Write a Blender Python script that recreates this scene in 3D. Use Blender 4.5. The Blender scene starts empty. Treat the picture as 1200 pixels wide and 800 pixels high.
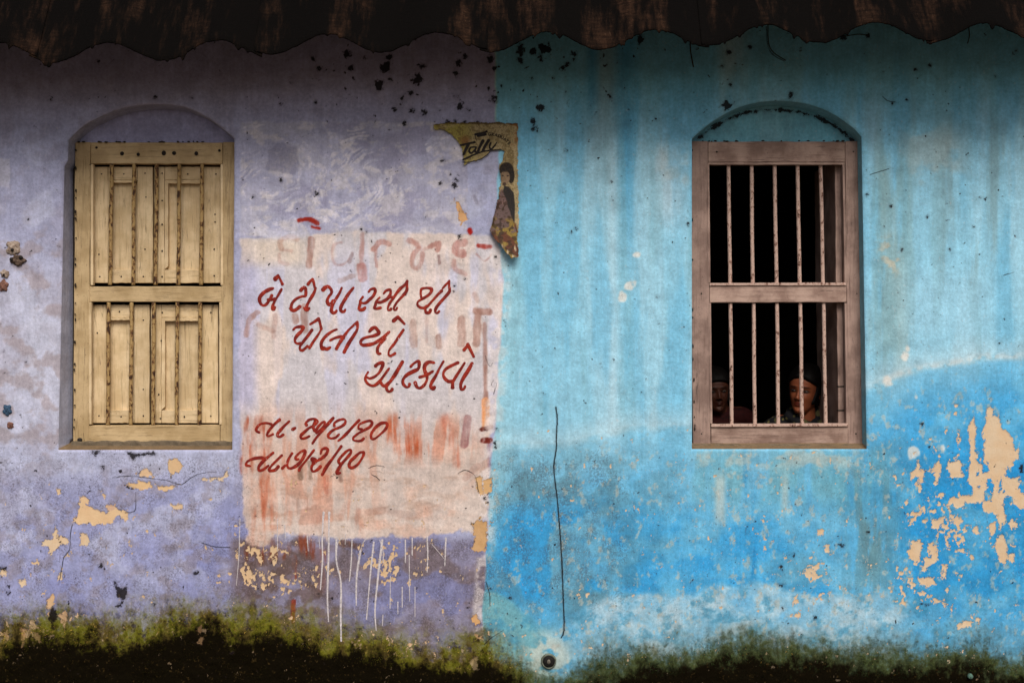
import bpy, bmesh, math, random
import numpy as np
from mathutils import Vector, Matrix
random.seed(7); RNG = np.random.default_rng(7)

# ---------------------------------------------------------------- camera, sky, sun, exposure
SC = bpy.context.scene
COL = SC.collection
CAM_Y, CAM_Z, PXM = 6.0, 1.75, 250.0
cam = bpy.data.cameras.new("camera"); cam.lens = 45.0; cam.sensor_width = 36.0
cam.clip_start = 0.05; cam.clip_end = 500.0
cam_o = bpy.data.objects.new("camera", cam); COL.objects.link(cam_o)
cam_o.location = (0, -CAM_Y, CAM_Z); cam_o.rotation_euler = (math.radians(90), 0, 0)
SC.camera = cam_o
SUN_EL, SUN_AZ = math.radians(47), math.radians(10)     # azimuth: from behind the camera, a little to its right
W = bpy.data.worlds.new("World"); SC.world = W; W.use_nodes = True
wn = W.node_tree; bg = wn.nodes["Background"]
sky = wn.nodes.new("ShaderNodeTexSky"); sky.sky_type = 'NISHITA'; sky.sun_disc = False
sky.sun_elevation = SUN_EL; sky.sun_rotation = math.pi - SUN_AZ
sky.air_density = 1.0; sky.dust_density = 4.0; sky.ozone_density = 1.0
wn.links.new(sky.outputs[0], bg.inputs[0]); bg.inputs[1].default_value = 0.05
sun = bpy.data.lights.new("sun", 'SUN'); sun.energy = 1.5; sun.angle = math.radians(32); sun.color = (1.0, 0.965, 0.91)
sun_o = bpy.data.objects.new("sun", sun); COL.objects.link(sun_o)
sd = Vector((math.sin(SUN_AZ) * math.cos(SUN_EL), -math.cos(SUN_AZ) * math.cos(SUN_EL), math.sin(SUN_EL)))
sun_o.rotation_euler = sd.to_track_quat('Z', 'Y').to_euler()
SC.view_settings.view_transform = 'Standard'; SC.view_settings.look = 'None'
SC.view_settings.exposure = .98; SC.view_settings.gamma = 1.0; SC.view_settings.use_curve_mapping = False

# ---------------------------------------------------------------- maths helpers
def P(px, py, y=0.0):
    s = (CAM_Y + y) / CAM_Y
    return Vector(((px - 600) / PXM * s, y, CAM_Z + (400 - py) / PXM * s))
_tab = {}
def vnoise(x, y, seed):
    if seed not in _tab: _tab[seed] = np.random.default_rng(seed + 1000).random((256, 256)).astype(np.float32)
    t = _tab[seed]
    xi = np.floor(x).astype(np.int64); yi = np.floor(y).astype(np.int64)
    fx = (x - xi).astype(np.float32); fy = (y - yi).astype(np.float32)
    fx = fx * fx * fx * (fx * (fx * 6 - 15) + 10); fy = fy * fy * fy * (fy * (fy * 6 - 15) + 10)
    x0 = xi & 255; x1 = (xi + 1) & 255; y0 = yi & 255; y1 = (yi + 1) & 255
    a = t[x0, y0]; b = t[x1, y0]; c = t[x0, y1]; d = t[x1, y1]
    a = a + (b - a) * fx; c = c + (d - c) * fx
    return a + (c - a) * fy
def fbm(u, v, sx, sy=None, octv=4, seed=0, gain=0.5):
    """u, v in photo pixels of the wall plane; sx, sy the size of the largest blotches"""
    if sy is None: sy = sx
    u = u / sx + 37.3 * (seed + 1); v = v / sy + 17.9 * (seed + 1)
    s = 0; a = 1; tot = 0
    for o in range(octv):
        c, sn = math.cos(.6 + o * 1.1), math.sin(.6 + o * 1.1); k = 2.03 ** o
        s = s + a * vnoise((u * c - v * sn) * k, (u * sn + v * c) * k, seed * 7 + o); tot += a; a *= gain
    return s / tot
def sm(x, a, b):
    t = np.clip((x - a) / (b - a), 0, 1); return t * t * (3 - 2 * t)
def lin(c):
    c = np.asarray(c, dtype=np.float64) / 255.0
    return np.where(c <= 0.04045, c / 12.92, ((c + 0.055) / 1.055) ** 2.4)
def seg_dist(u, v, pts):
    """unsigned and signed distance to a polyline, and the parameter along it"""
    best = np.full(u.shape, 1e9); sg = np.ones(u.shape); par = np.zeros(u.shape)
    n = len(pts) - 1
    for i in range(n):
        ax, ay = pts[i][:2]; bx, by = pts[i + 1][:2]
        dx, dy = bx - ax, by - ay; L = dx * dx + dy * dy + 1e-9
        t = np.clip(((u - ax) * dx + (v - ay) * dy) / L, 0, 1)
        d = np.hypot(u - ax - t * dx, v - ay - t * dy)
        m = d < best
        best = np.where(m, d, best)
        sg = np.where(m, np.sign((u - ax) * dy - (v - ay) * dx + 1e-12), sg)
        par = np.where(m, (i + t) / n, par)
    return best, sg, par
def poly_sdf(u, v, pts):
    """positive inside"""
    d, _, _ = seg_dist(u, v, list(pts) + [pts[0]])
    ins = np.zeros(u.shape, bool); n = len(pts)
    for i in range(n):
        x1, y1 = pts[i]; x2, y2 = pts[(i + 1) % n]
        if y1 == y2: continue
        c = ((y1 > v) != (y2 > v)) & (u < (x2 - x1) * (v - y1) / (y2 - y1) + x1)
        ins ^= c
    return np.where(ins, d, -d)
def local(u, v, pts, pad, fn, fill):
    xs = [p[0] for p in pts]; ys = [p[1] for p in pts]
    m = (u > min(xs) - pad) & (u < max(xs) + pad) & (v > min(ys) - pad) & (v < max(ys) + pad)
    out = np.full(u.shape, float(fill))
    if m.any(): out[m] = fn(u[m], v[m])
    return out
def catmull(pts, n=6):
    pts = [Vector((p[0], p[1], 0)) for p in pts]
    if len(pts) < 3:
        return [tuple((pts[0].lerp(pts[-1], i / (2 * n)))[:2]) for i in range(2 * n + 1)]
    out = []
    for i in range(len(pts) - 1):
        p0 = pts[max(i - 1, 0)]; p1 = pts[i]; p2 = pts[i + 1]; p3 = pts[min(i + 2, len(pts) - 1)]
        for k in range(n):
            t = k / n
            q = 0.5 * ((2 * p1) + (p2 - p0) * t + (2 * p0 - 5 * p1 + 4 * p2 - p3) * t * t + (3 * p1 - p0 - 3 * p2 + p3) * t ** 3)
            out.append((q.x, q.y))
    out.append((pts[-1].x, pts[-1].y)); return out
def interp(u, pts):
    xs = [p[0] for p in pts]; ys = [p[1] for p in pts]
    return np.interp(u, xs, ys)

# ---------------------------------------------------------------- object helpers
def props(o, label=None, cat=None, group=None, kind=None):
    if label: o['label'] = label
    if cat: o['category'] = cat
    if group: o['group'] = group
    if kind: o['kind'] = kind
    return o
def link(name, data, parent=None, mat=None):
    o = bpy.data.objects.new(name, data); COL.objects.link(o)
    if parent is not None: o.parent = parent
    if mat is not None and data is not None: data.materials.append(mat)
    return o
def empty(name, loc=(0, 0, 0)):
    o = bpy.data.objects.new(name, None); COL.objects.link(o); o.location = loc; o.empty_display_size = 0.2; return o
def mesh_np(name, co, faces, smooth=True):
    me = bpy.data.meshes.new(name)
    co = np.asarray(co, dtype=np.float32); faces = np.asarray(faces, dtype=np.int32)
    k = faces.shape[1]
    me.vertices.add(len(co)); me.vertices.foreach_set("co", co.ravel())
    me.loops.add(faces.size); me.loops.foreach_set("vertex_index", faces.ravel())
    me.polygons.add(len(faces))
    me.polygons.foreach_set("loop_start", np.arange(0, faces.size, k, dtype=np.int32))
    me.polygons.foreach_set("loop_total", np.full(len(faces), k, dtype=np.int32))
    if smooth: me.polygons.foreach_set("use_smooth", np.ones(len(faces), bool))
    me.update(calc_edges=True); me.validate(); return me
def f_attr(me, name, arr):
    a = me.attributes.new(name, 'FLOAT', 'POINT'); a.data.foreach_set("value", np.asarray(arr, dtype=np.float32))
def c_attr(me, name, rgb):
    a = me.attributes.new(name, 'FLOAT_COLOR', 'POINT')
    c = np.ones((len(rgb), 4), dtype=np.float32); c[:, :3] = rgb; a.data.foreach_set("color", c.ravel())
def from_bm(name, bm, parent=None, mat=None, smooth=False, bevel=0, local_to=None):
    me = bpy.data.meshes.new(name); bm.normal_update()
    bmesh.ops.recalc_face_normals(bm, faces=bm.faces[:])
    bm.to_mesh(me); bm.free()
    if smooth: me.polygons.foreach_set("use_smooth", [True] * len(me.polygons))
    o = link(name, me, parent, mat)
    if bevel:
        m = o.modifiers.new("bevel", 'BEVEL'); m.width = bevel; m.segments = 2; m.limit_method = 'ANGLE'; m.angle_limit = math.radians(40)
    return o
def box(bm, lo, hi):
    x0, y0, z0 = lo; x1, y1, z1 = hi
    vs = [bm.verts.new(c) for c in ((x0, y0, z0), (x1, y0, z0), (x1, y1, z0), (x0, y1, z0), (x0, y0, z1), (x1, y0, z1), (x1, y1, z1), (x0, y1, z1))]
    for f in ((0, 1, 2, 3), (4, 5, 6, 7), (0, 1, 5, 4), (1, 2, 6, 5), (2, 3, 7, 6), (3, 0, 4, 7)): bm.faces.new([vs[i] for i in f])
def plank(bm, quad, y0, y1, wob=0.0012, n=14):
    """a board whose front face is the quad (tl, tr, br, bl in photo pixels at depth y0), y1 its back"""
    tl, tr, br, bl = [P(q[0], q[1], y0) for q in quad]
    horiz = (tr - tl).length > (bl - tl).length
    rings = []
    for i in range(n + 1):
        t = i / n
        if horiz: a = tl.lerp(tr, t); b = bl.lerp(br, t)
        else: a = tl.lerp(bl, t); b = tr.lerp(br, t)
        e = 0 if i in (0, n) else 1
        d = (b - a).normalized()
        a = a + d * random.uniform(-wob, wob) * e; b = b + d * random.uniform(-wob, wob) * e
        ja, jb = random.uniform(-wob, wob) * e * .7, random.uniform(-wob, wob) * e * .7
        dy = y1 - y0
        rings.append([bm.verts.new(a + Vector((0, ja, 0))), bm.verts.new(b + Vector((0, jb, 0))),
                      bm.verts.new(b + Vector((0, dy, 0))), bm.verts.new(a + Vector((0, dy, 0)))])
    for i in range(n):
        for k in range(4):
            bm.faces.new([rings[i][k], rings[i][(k + 1) % 4], rings[i + 1][(k + 1) % 4], rings[i + 1][k]])
    bm.faces.new(rings[0]); bm.faces.new(rings[-1][::-1])
def tube(bm, pts, rad, seg=10, cap=True):
    rings = []
    pts = [Vector(p) for p in pts]
    for i, p in enumerate(pts):
        d = (pts[min(i + 1, len(pts) - 1)] - pts[max(i - 1, 0)]).normalized()
        a = d.cross(Vector((0.13, 0.9, 0.31))).normalized(); b = d.cross(a)
        r = rad[i] if hasattr(rad, '__len__') else rad
        rings.append([bm.verts.new(p + (a * math.cos(2 * math.pi * k / seg) + b * math.sin(2 * math.pi * k / seg)) * r) for k in range(seg)])
    for i in range(len(rings) - 1):
        for k in range(seg):
            bm.faces.new([rings[i][k], rings[i][(k + 1) % seg], rings[i + 1][(k + 1) % seg], rings[i + 1][k]])
    if cap: bm.faces.new(rings[0][::-1]); bm.faces.new(rings[-1])
def ellipsoid(bm, c, r, sub=3, rot=None):
    res = bmesh.ops.create_icosphere(bm, subdivisions=sub, radius=1.0)
    for v in res['verts']:
        q = Vector((v.co.x * r[0], v.co.y * r[1], v.co.z * r[2]))
        if rot: q = rot @ q
        v.co = q + Vector(c)

# ---------------------------------------------------------------- node helpers
class NT:
    def __init__(s, name):
        s.m = bpy.data.materials.new(name); s.m.use_nodes = True; s.t = s.m.node_tree
        s.b = s.t.nodes["Principled BSDF"]; s.b.inputs["Specular IOR Level"].default_value = 0.25
    def n(s, typ, **kw):
        x = s.t.nodes.new(typ)
        for k, v in kw.items(): setattr(x, k, v)
        return x
    def l(s, a, b): s.t.links.new(a, b)
    def val(s, sock, v):
        if hasattr(v, 'is_output') or isinstance(v, bpy.types.NodeSocket): s.l(v, sock)
        else: sock.default_value = v
    def attr(s, name):
        x = s.n("ShaderNodeAttribute"); x.attribute_name = name; return x
    def coord(s, scale=(1, 1, 1)):
        g = s.n("ShaderNodeNewGeometry"); mp = s.n("ShaderNodeMapping"); mp.inputs["Scale"].default_value = scale
        s.l(g.outputs["Position"], mp.inputs[0]); return mp.outputs[0]
    def ocoord(s, scale=(1, 1, 1)):
        g = s.n("ShaderNodeTexCoord"); mp = s.n("ShaderNodeMapping"); mp.inputs["Scale"].default_value = scale
        s.l(g.outputs["Object"], mp.inputs[0]); return mp.outputs[0]
    def noise(s, vec, scale, detail=3, rough=0.55, dist=0.0):
        x = s.n("ShaderNodeTexNoise"); x.inputs["Scale"].default_value = scale; x.inputs["Detail"].default_value = detail
        x.inputs["Roughness"].default_value = rough; x.inputs["Distortion"].default_value = dist
        s.l(vec, x.inputs["Vector"]); return x.outputs["Fac"]
    def math(s, op, a, b=0.0, c=None, clamp=False):
        x = s.n("ShaderNodeMath", operation=op, use_clamp=clamp); s.val(x.inputs[0], a); s.val(x.inputs[1], b)
        if c is not None: s.val(x.inputs[2], c)
        return x.outputs[0]
    def ramp(s, v, a, b, o0=0.0, o1=1.0):
        x = s.n("ShaderNodeMapRange"); x.interpolation_type = 'SMOOTHSTEP'
        s.val(x.inputs[0], v); x.inputs[1].default_value = a; x.inputs[2].default_value = b
        x.inputs[3].default_value = o0; x.inputs[4].default_value = o1; return x.outputs[0]
    def mix(s, f, a, b, blend='MIX'):
        x = s.n("ShaderNodeMix", data_type='RGBA', blend_type=blend, clamp_factor=True)
        s.val(x.inputs[0], f); s.val(x.inputs[6], a if not isinstance(a, tuple) else (*a, 1)); s.val(x.inputs[7], b if not isinstance(b, tuple) else (*b, 1))
        return x.outputs[2]
    def bump(s, h, dist, strength=1.0, prev=None):
        x = s.n("ShaderNodeBump"); x.inputs["Strength"].default_value = strength; x.inputs["Distance"].default_value = dist
        s.l(h, x.inputs["Height"])
        if prev is not None: s.l(prev, x.inputs["Normal"])
        return x.outputs[0]
def L(*c): return tuple(float(v) for v in lin(c))

# ---------------------------------------------------------------- wall paint material
def wall_material():
    t = NT("weathered_limewash")
    g = t.coord(); gb = t.coord((1, 1, 0.09)); gh = t.coord((0.16, 1, 1))
    paint = t.attr("paint").outputs["Color"]; under = t.attr("under").outputs["Color"]
    peel = t.attr("peel").outputs["Fac"]; tar = t.attr("tar").outputs["Fac"]; grime = t.attr("grime").outputs["Fac"]
    moss = t.attr("moss").outputs["Fac"]; crack = t.attr("crack").outputs["Fac"]
    n_mid = t.noise(g, 14, 6, 0.6); n_fine = t.noise(g, 70, 5, 0.65); n_vf = t.noise(g, 240, 3, 0.6)
    n_brush = t.noise(gb, 62, 5, 0.62); n_hb = t.noise(gh, 60, 3, 0.6)
    # pigment unevenness
    f = t.math('ADD', t.math('MULTIPLY', t.math('SUBTRACT', n_mid, 0.5), 0.9), 1.0)
    f = t.math('MULTIPLY', f, t.math('ADD', t.math('MULTIPLY', t.math('SUBTRACT', n_fine, 0.5), 0.75), 1.0))
    f = t.math('MULTIPLY', f, t.math('ADD', t.math('MULTIPLY', t.math('SUBTRACT', n_brush, 0.5), 0.40), 1.0))
    f = t.math('MULTIPLY', f, t.math('ADD', t.math('MULTIPLY', t.math('SUBTRACT', n_hb, 0.5), 0.05), 1.0))
    f = t.math('MULTIPLY', f, t.math('ADD', t.math('MULTIPLY', t.math('SUBTRACT', n_vf, 0.5), 0.22), 1.0))
    cm = t.n("ShaderNodeCombineColor"); [t.l(f, cm.inputs[i]) for i in range(3)]
    col = t.mix(1.0, paint, cm.outputs[0], 'MULTIPLY')
    # chalky bloom in small worn flecks
    fl = t.ramp(t.noise(t.coord((1, 1, 0.6)), 95, 4, 0.7, 0.4), 0.60, 0.70)
    col = t.mix(t.math('MULTIPLY', fl, 0.30), col, L(196, 190, 186))
    # mould speckle, where the wall is damp or dirty
    sp = t.noise(g, 120, 4, 0.75, 0.6)
    thr = t.math('SUBTRACT', 0.80, t.math('MULTIPLY', grime, 0.34))
    spk = t.ramp(t.math('SUBTRACT', sp, thr), 0.0, 0.07)
    patch = t.ramp(t.noise(g, 11, 5, 0.6), 0.38, 0.62)
    spk = t.math('MULTIPLY', spk, t.math('ADD', t.math('MULTIPLY', patch, 0.8), 0.15))
    col = t.mix(t.math('MULTIPLY', spk, 0.55), col, L(62, 50, 46))
    # fine hair lines of the limewash
    hl = t.noise(g, 26, 6, 0.7, 1.6)
    hair = t.ramp(t.math('ABSOLUTE', t.math('SUBTRACT', hl, 0.5)), 0.0, 0.0035, 1.0, 0.0)
    col = t.mix(t.math('MULTIPLY', t.math('MULTIPLY', hair, patch), t.math('MULTIPLY', t.math('ADD', grime, 0.15), 0.5)), col, L(60, 52, 50))
    # moss and black algae
    mn = t.noise(t.coord((1, 1, 0.7)), 30, 8, 0.78)
    mv = t.math('ADD', moss, t.math('MULTIPLY', t.math('SUBTRACT', mn, 0.5), 2.0))
    green = t.mix(t.ramp(t.noise(g, 9, 4, 0.6), 0.42, 0.62), L(118, 116, 34), L(96, 82, 40))
    green = t.mix(t.ramp(t.noise(g, 70, 4, 0.7), 0.55, 0.68), green, L(150, 128, 62)); green = t.mix(t.ramp(t.noise(g, 24, 6, 0.75), 0.50, 0.62), green, L(56, 46, 28))
    black = t.mix(t.ramp(t.noise(g, 60, 5, 0.7), 0.58, 0.78), L(16, 12, 5), L(84, 66, 36))
    green = t.mix(t.attr("mossy").outputs["Fac"], green, L(58, 78, 58))
    col = t.mix(t.math('MULTIPLY', t.ramp(mv, -0.75, 0.75), t.ramp(mv, -.6, .8, .6, 1.0)), col, green)
    col = t.mix(t.ramp(mv, 0.42, 1.25), col, black)
    # peeled plaster
    pw = t.math('ADD', t.math('MULTIPLY', t.math('SUBTRACT', n_fine, 0.5), 9.0), t.math('MULTIPLY', t.math('SUBTRACT', n_vf, 0.5), 6.0))
    pf = t.math('ADD', peel, pw)
    ucol = t.mix(t.ramp(n_mid, 0.35, 0.68), under, L(205, 168, 128)); ucol = t.mix(0.55, under, ucol)
    ucol = t.mix(t.math('MULTIPLY', t.ramp(n_vf, 0.60, 0.75), 0.35), ucol, L(110, 80, 60))
    inside = t.ramp(pf, -0.15, 0.25)
    mossk = t.ramp(mv, 0.3, 0.9, 1.0, 0.25)
    inside_m = t.math('MULTIPLY', inside, mossk)
    rim = t.math('MULTIPLY', t.ramp(pf, -1.1, -0.2), t.ramp(pf, -0.1, 0.5, 1.0, 0.0))
    rimn = t.math('MULTIPLY', rim, t.ramp(t.noise(g, 34, 3, 0.6), 0.46, 0.6))
    col = t.mix(inside_m, col, ucol)
    col = t.mix(t.math('MULTIPLY', rimn, t.math('MULTIPLY', t.attr("rimdark").outputs["Fac"], 0.85)), col, L(48, 34, 30))  # dark rim: edge shadow and dirt painted along the broken paint
    # tar spots
    tw = t.math('ADD', tar, t.math('ADD', t.math('MULTIPLY', t.math('SUBTRACT', n_fine, 0.5), 9.0), t.math('MULTIPLY', t.math('SUBTRACT', n_vf, 0.5), 6.0)))
    halo = t.ramp(tw, -3.2, 0.6)
    col = t.mix(t.math('MULTIPLY', halo, 0.35), col, L(60, 48, 48))
    tin = t.ramp(tw, -0.2, 0.5)
    col = t.mix(t.math('MULTIPLY', tin, 0.93), col, L(24, 19, 20))
    # cracks
    cw = t.math('ABSOLUTE', t.math('ADD', crack, t.math('MULTIPLY', t.math('SUBTRACT', n_fine, 0.5), 1.6)))
    cin = t.ramp(cw, 0.28, 0.75, 1.0, 0.0)
    col = t.mix(t.math('MULTIPLY', t.ramp(cw, 0.5, 2.2, 1.0, 0.0), 0.25), col, L(80, 80, 80))
    col = t.mix(t.math('MULTIPLY', cin, 0.92), col, L(20, 18, 18))
    t.l(col, t.b.inputs["Base Color"])
    t.val(t.b.inputs["Roughness"], t.ramp(n_mid, 0.3, 0.7, 0.75, 0.95)); t.val(t.b.inputs["Specular IOR Level"], t.ramp(mv, 0.0, 0.8, 0.18, 0.02))
    h = t.math('MULTIPLY', inside, -0.9)
    h = t.math('ADD', h, t.math('MULTIPLY', n_fine, 0.8)); h = t.math('ADD', h, t.math('MULTIPLY', n_vf, 0.4))
    h = t.math('ADD', h, t.math('MULTIPLY', n_brush, 0.25)); h = t.math('ADD', h, t.math('MULTIPLY', cin, -2.5))
    h = t.math('ADD', h, t.math('MULTIPLY', tin, 0.6))
    h = t.math('ADD', h, t.math('MULTIPLY', t.math('MULTIPLY', mn, t.ramp(mv, 0.1, 0.7)), 4.0))
    t.l(t.bump(h, 0.0024, 0.85), t.b.inputs["Normal"])
    return t.m
M_WALL = wall_material()

# ---------------------------------------------------------------- the wall paint: pigment, peeling and stains laid out on the wall
def sc(ox, oy, s, pts): return [(ox + x / s, oy + y / s) for x, y in pts]
CREAM = (222, 192, 154); ORANGE = (214, 146, 62); TAN = (205, 160, 100)
PEELS = []   # (points, colour, rimdark)
c7 = lambda pts, c=CREAM, r=1.0: PEELS.append((sc(0, 500, 4, pts), c, r))
c7([(380,320),(415,322),(420,350),(405,365),(440,385),(500,400),(540,370),(560,385),(600,400),(590,440),(560,420),(545,415),(530,450),(490,460),(430,455),(400,460),(345,455),(360,400)], (232,190,138))
c7([(640,215),(690,190),(720,215),(720,235),(645,235)], (222,180,138)); c7([(790,150),(830,140),(850,165),(848,200),(800,235),(785,190)], (214,172,120))
c7([(585,270),(640,260),(660,255),(700,262),(715,280),(660,300),(625,290)], (224,178,118)); c7([(725,260),(750,280),(835,275),(800,295),(770,300),(740,290)], (224,180,124))
c7([(940,240),(990,230),(1040,235),(1070,190),(1075,240),(1030,250),(945,252)]); c7([(190,550),(210,530),(260,525),(290,505),(320,525),(315,550),(270,560),(250,595),(230,590),(225,565)])
c7([(375,500),(410,498),(425,530),(410,555),(375,555),(385,520)]); c7([(265,290),(290,310),(270,320)]); c7([(90,720),(125,715),(125,745),(95,750)])
c7([(275,700),(285,655),(297,665),(290,710),(268,725)]); c7([(255,455),(270,490),(265,530),(250,525)]); c7([(785,355),(820,370),(870,365),(860,390),(820,385)])
c7([(0,665),(22,660),(28,690),(0,695)]); c7([(500,370),(540,365),(550,395),(510,400)], (206,160,130)); c7([(600,215+305),(612,520),(612,560),(600,560)], CREAM)
c8 = lambda pts, c=CREAM, r=1.0: PEELS.append((sc(0, 640, 5, pts), c, r))
c8([(275,310),(320,280),(318,340),(295,390),(278,350)], (206,160,110)); c8([(345,400),(385,380),(395,440),(385,480),(365,430)], (210,160,110))
c8([(1160,470),(1185,460),(1185,570),(1160,560)], (210,150,90)); c8([(130,480),(160,485),(150,560),(130,590)], (176,120,60)); c8([(200,500),(235,520),(240,560),(205,545)], (190,140,80)); c8([(20,510),(45,490),(50,550),(25,570)], (190,140,90))
c8([(690,262),(708,262),(710,296),(696,300)], (225,205,180), 0)
for q in (((840,510),(885,510),(888,560),(900,625),(870,635),(850,580)), ((890,530),(945,520),(942,600),(905,625),(895,580))): PEELS.append((sc(410, 470, 5.714, q), (206,150,82), 1))
PEELS.append((sc(270, 600, 4, [(1130,50),(1160,40),(1200,45),(1205,90),(1200,180),(1165,195),(1135,170),(1145,90)]), (190,134,70), 1))
PEELS.append((sc(480, 130, 4.444, [(235,460),(255,470),(270,500),(290,535),(305,565),(265,595),(255,530),(240,490)]), (222,150,80), 1))
PEELS.append((sc(440, 660, 5, [(560,320),(590,300),(620,360),(580,370)]), (206,140,70), 1)); PEELS.append((sc(440, 660, 5, [(540,560),(600,540),(600,620),(565,625)]), (200,165,120), 0))
PEELS.append((sc(440, 660, 5, [(580,410),(625,420),(620,450),(590,445)]), (206,150,90), 0))
c6 = lambda pts: PEELS.append((sc(1000, 400, 6, pts), CREAM, .35))
c6([(930,470),(960,455),(985,470),(985,520),(1020,525),(1050,580),(1050,620),(1095,635),(1110,670),(1160,798),(1160,830),(915,830),(920,700),(903,680),(920,580)]); c6([(815,590),(835,525),(855,530),(862,600),(858,830),(815,830)])
c6([(735,620),(745,620),(757,765),(735,765)]); c6([(705,440),(740,440),(735,470),(715,470)]); c6([(700,495),(735,495),(725,520),(705,515)])
c9 = lambda pts: PEELS.append((sc(1000, 530, 6, pts), CREAM, .35))
c9([(820,-20),(860,-20),(862,20),(870,60),(895,90),(910,70),(925,20),(930,-20),(1155,-20),(1155,20),(1150,40),(1105,80),(1085,110),(1080,150),(1110,180),(1160,170),(1165,270),(1200,290),(1240,330),(1230,395),(1165,400),(1130,335),(1060,270),(1050,330),(1080,480),(1060,490),(1050,560),(1020,560),(1010,440),(960,425),(905,405),(905,350),(830,355),(780,340),(780,385),(720,385),(700,360),(655,380),(665,345),(700,300),(740,310),(830,300),(840,250),(805,215),(815,120)])
for q in ([(400,130),(440,120),(455,60),(470,120),(505,125),(500,220),(460,180),(400,190)], [(540,115),(600,55),(620,130),(600,180),(580,230),(575,180),(555,180),(560,130)],
          [(665,65),(765,45),(765,180),(735,180),(690,175),(665,140)], [(420,430),(460,420),(470,370),(485,430),(470,445),(420,445)], [(530,405),(575,400),(570,425),(535,425)],
          [(540,470),(640,455),(635,490),(600,540),(550,530)], [(480,480),(530,475),(530,490),(485,500)], [(695,470),(730,445),(765,480),(745,540),(720,520)], [(650,470),(690,465),(690,485),(655,485)],
          [(630,555),(655,580),(680,690),(665,705)], [(795,510),(830,505),(835,540),(875,485),(880,570),(860,580)], [(965,500),(1000,490),(1000,560),(965,600)],
          [(1000,610),(1030,560),(1065,580),(1085,740),(1060,780),(1020,770),(1005,700)], [(1100,710),(1130,710),(1130,770),(1100,775)], [(1115,650),(1150,655),(1130,668)],
          [(415,620),(475,610),(480,760),(440,790),(400,740),(375,690),(415,680)], [(535,650),(560,620),(595,690),(580,760),(520,798),(500,790),(550,720)], [(710,675),(745,675),(745,695),(710,695)],
          [(755,672),(780,675),(775,700),(757,697)], [(1100,520),(1130,490),(1160,520),(1110,550)], [(615,285),(640,285),(638,312),(618,312)], [(545,240),(560,240),(558,268),(545,268)], [(470,240),(482,240),(478,270),(470,270)],
          [(800,680),(815,690),(845,750),(830,745)]): c9(q)
c10 = lambda pts: PEELS.append((sc(900, 620, 4, pts), CREAM, .35))
for q in ([(700,230),(780,225),(785,255),(740,270),(705,255)], [(810,165),(840,165),(840,225),(820,230)], [(670,50),(715,45),(720,150),(685,165),(660,110)],
          [(750,60),(795,75),(795,150),(725,195),(735,140),(760,130)], [(760,320),(830,330),(835,365),(800,345)], [(855,350),(870,355),(865,385),(855,380)], [(885,455),(930,425),(960,430),(955,455),(890,465)], [(800,525),(860,555),(850,565)],
          [(875,90),(920,90),(920,105),(875,105)], [(650,270),(685,265),(680,285)], [(100,400),(150,390),(150,412),(100,415)], [(265,65),(290,65),(285,105),(262,100)], [(975,415),(998,420),(990,440)], [(1155,350),(1185,350),(1175,365)], [(232,0),(258,0),(255,25),(235,22)]): c10(q)
HOLES = [sc(1000, 530, 6, q) for q in ([(910,65),(945,60),(950,140),(910,145)], [(940,190),(965,180),(990,230),(970,340),(925,340),(920,280),(940,260)], [(1020,190),(1040,170),(1045,270),(1025,290)], [(868,140),(885,140),(885,160),(868,160)], [(875,230),(892,230),(892,250),(875,250)])]
ZONES = [  # cx, cy, rx, ry, strength: where small chips cluster
    (1110, 590, 64, 84, 3.6), (1075, 680, 60, 44, 3.6), (953, 671, 22, 18, 5.2), (950, 700, 60, 10, 2.0), (300, 665, 50, 24, 6.2), (340, 680, 58, 16, 6.6), (322, 645, 50, 14, 5.4), (458, 660, 32, 28, 5.6), (495, 650, 16, 22, 5.0), (380, 668, 30, 14, 4.4),
    (1180, 580, 34, 70, 3.2), (900, 630, 50, 50, 1.2), (330, 690, 40, 12, 3.4), (1000, 715, 60, 14, 1.2), (60, 660, 60, 30, 1.0), (140, 590, 90, 30, 0.8), (560, 640, 14, 60, 1.4), (850, 665, 60, 60, 0.8), (1165, 400, 40, 15, 0.6), (30, 735, 60, 20, 3.5), (470, 755, 60, 14, 3.2), (250, 735, 50, 12, 2.0)]
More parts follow.
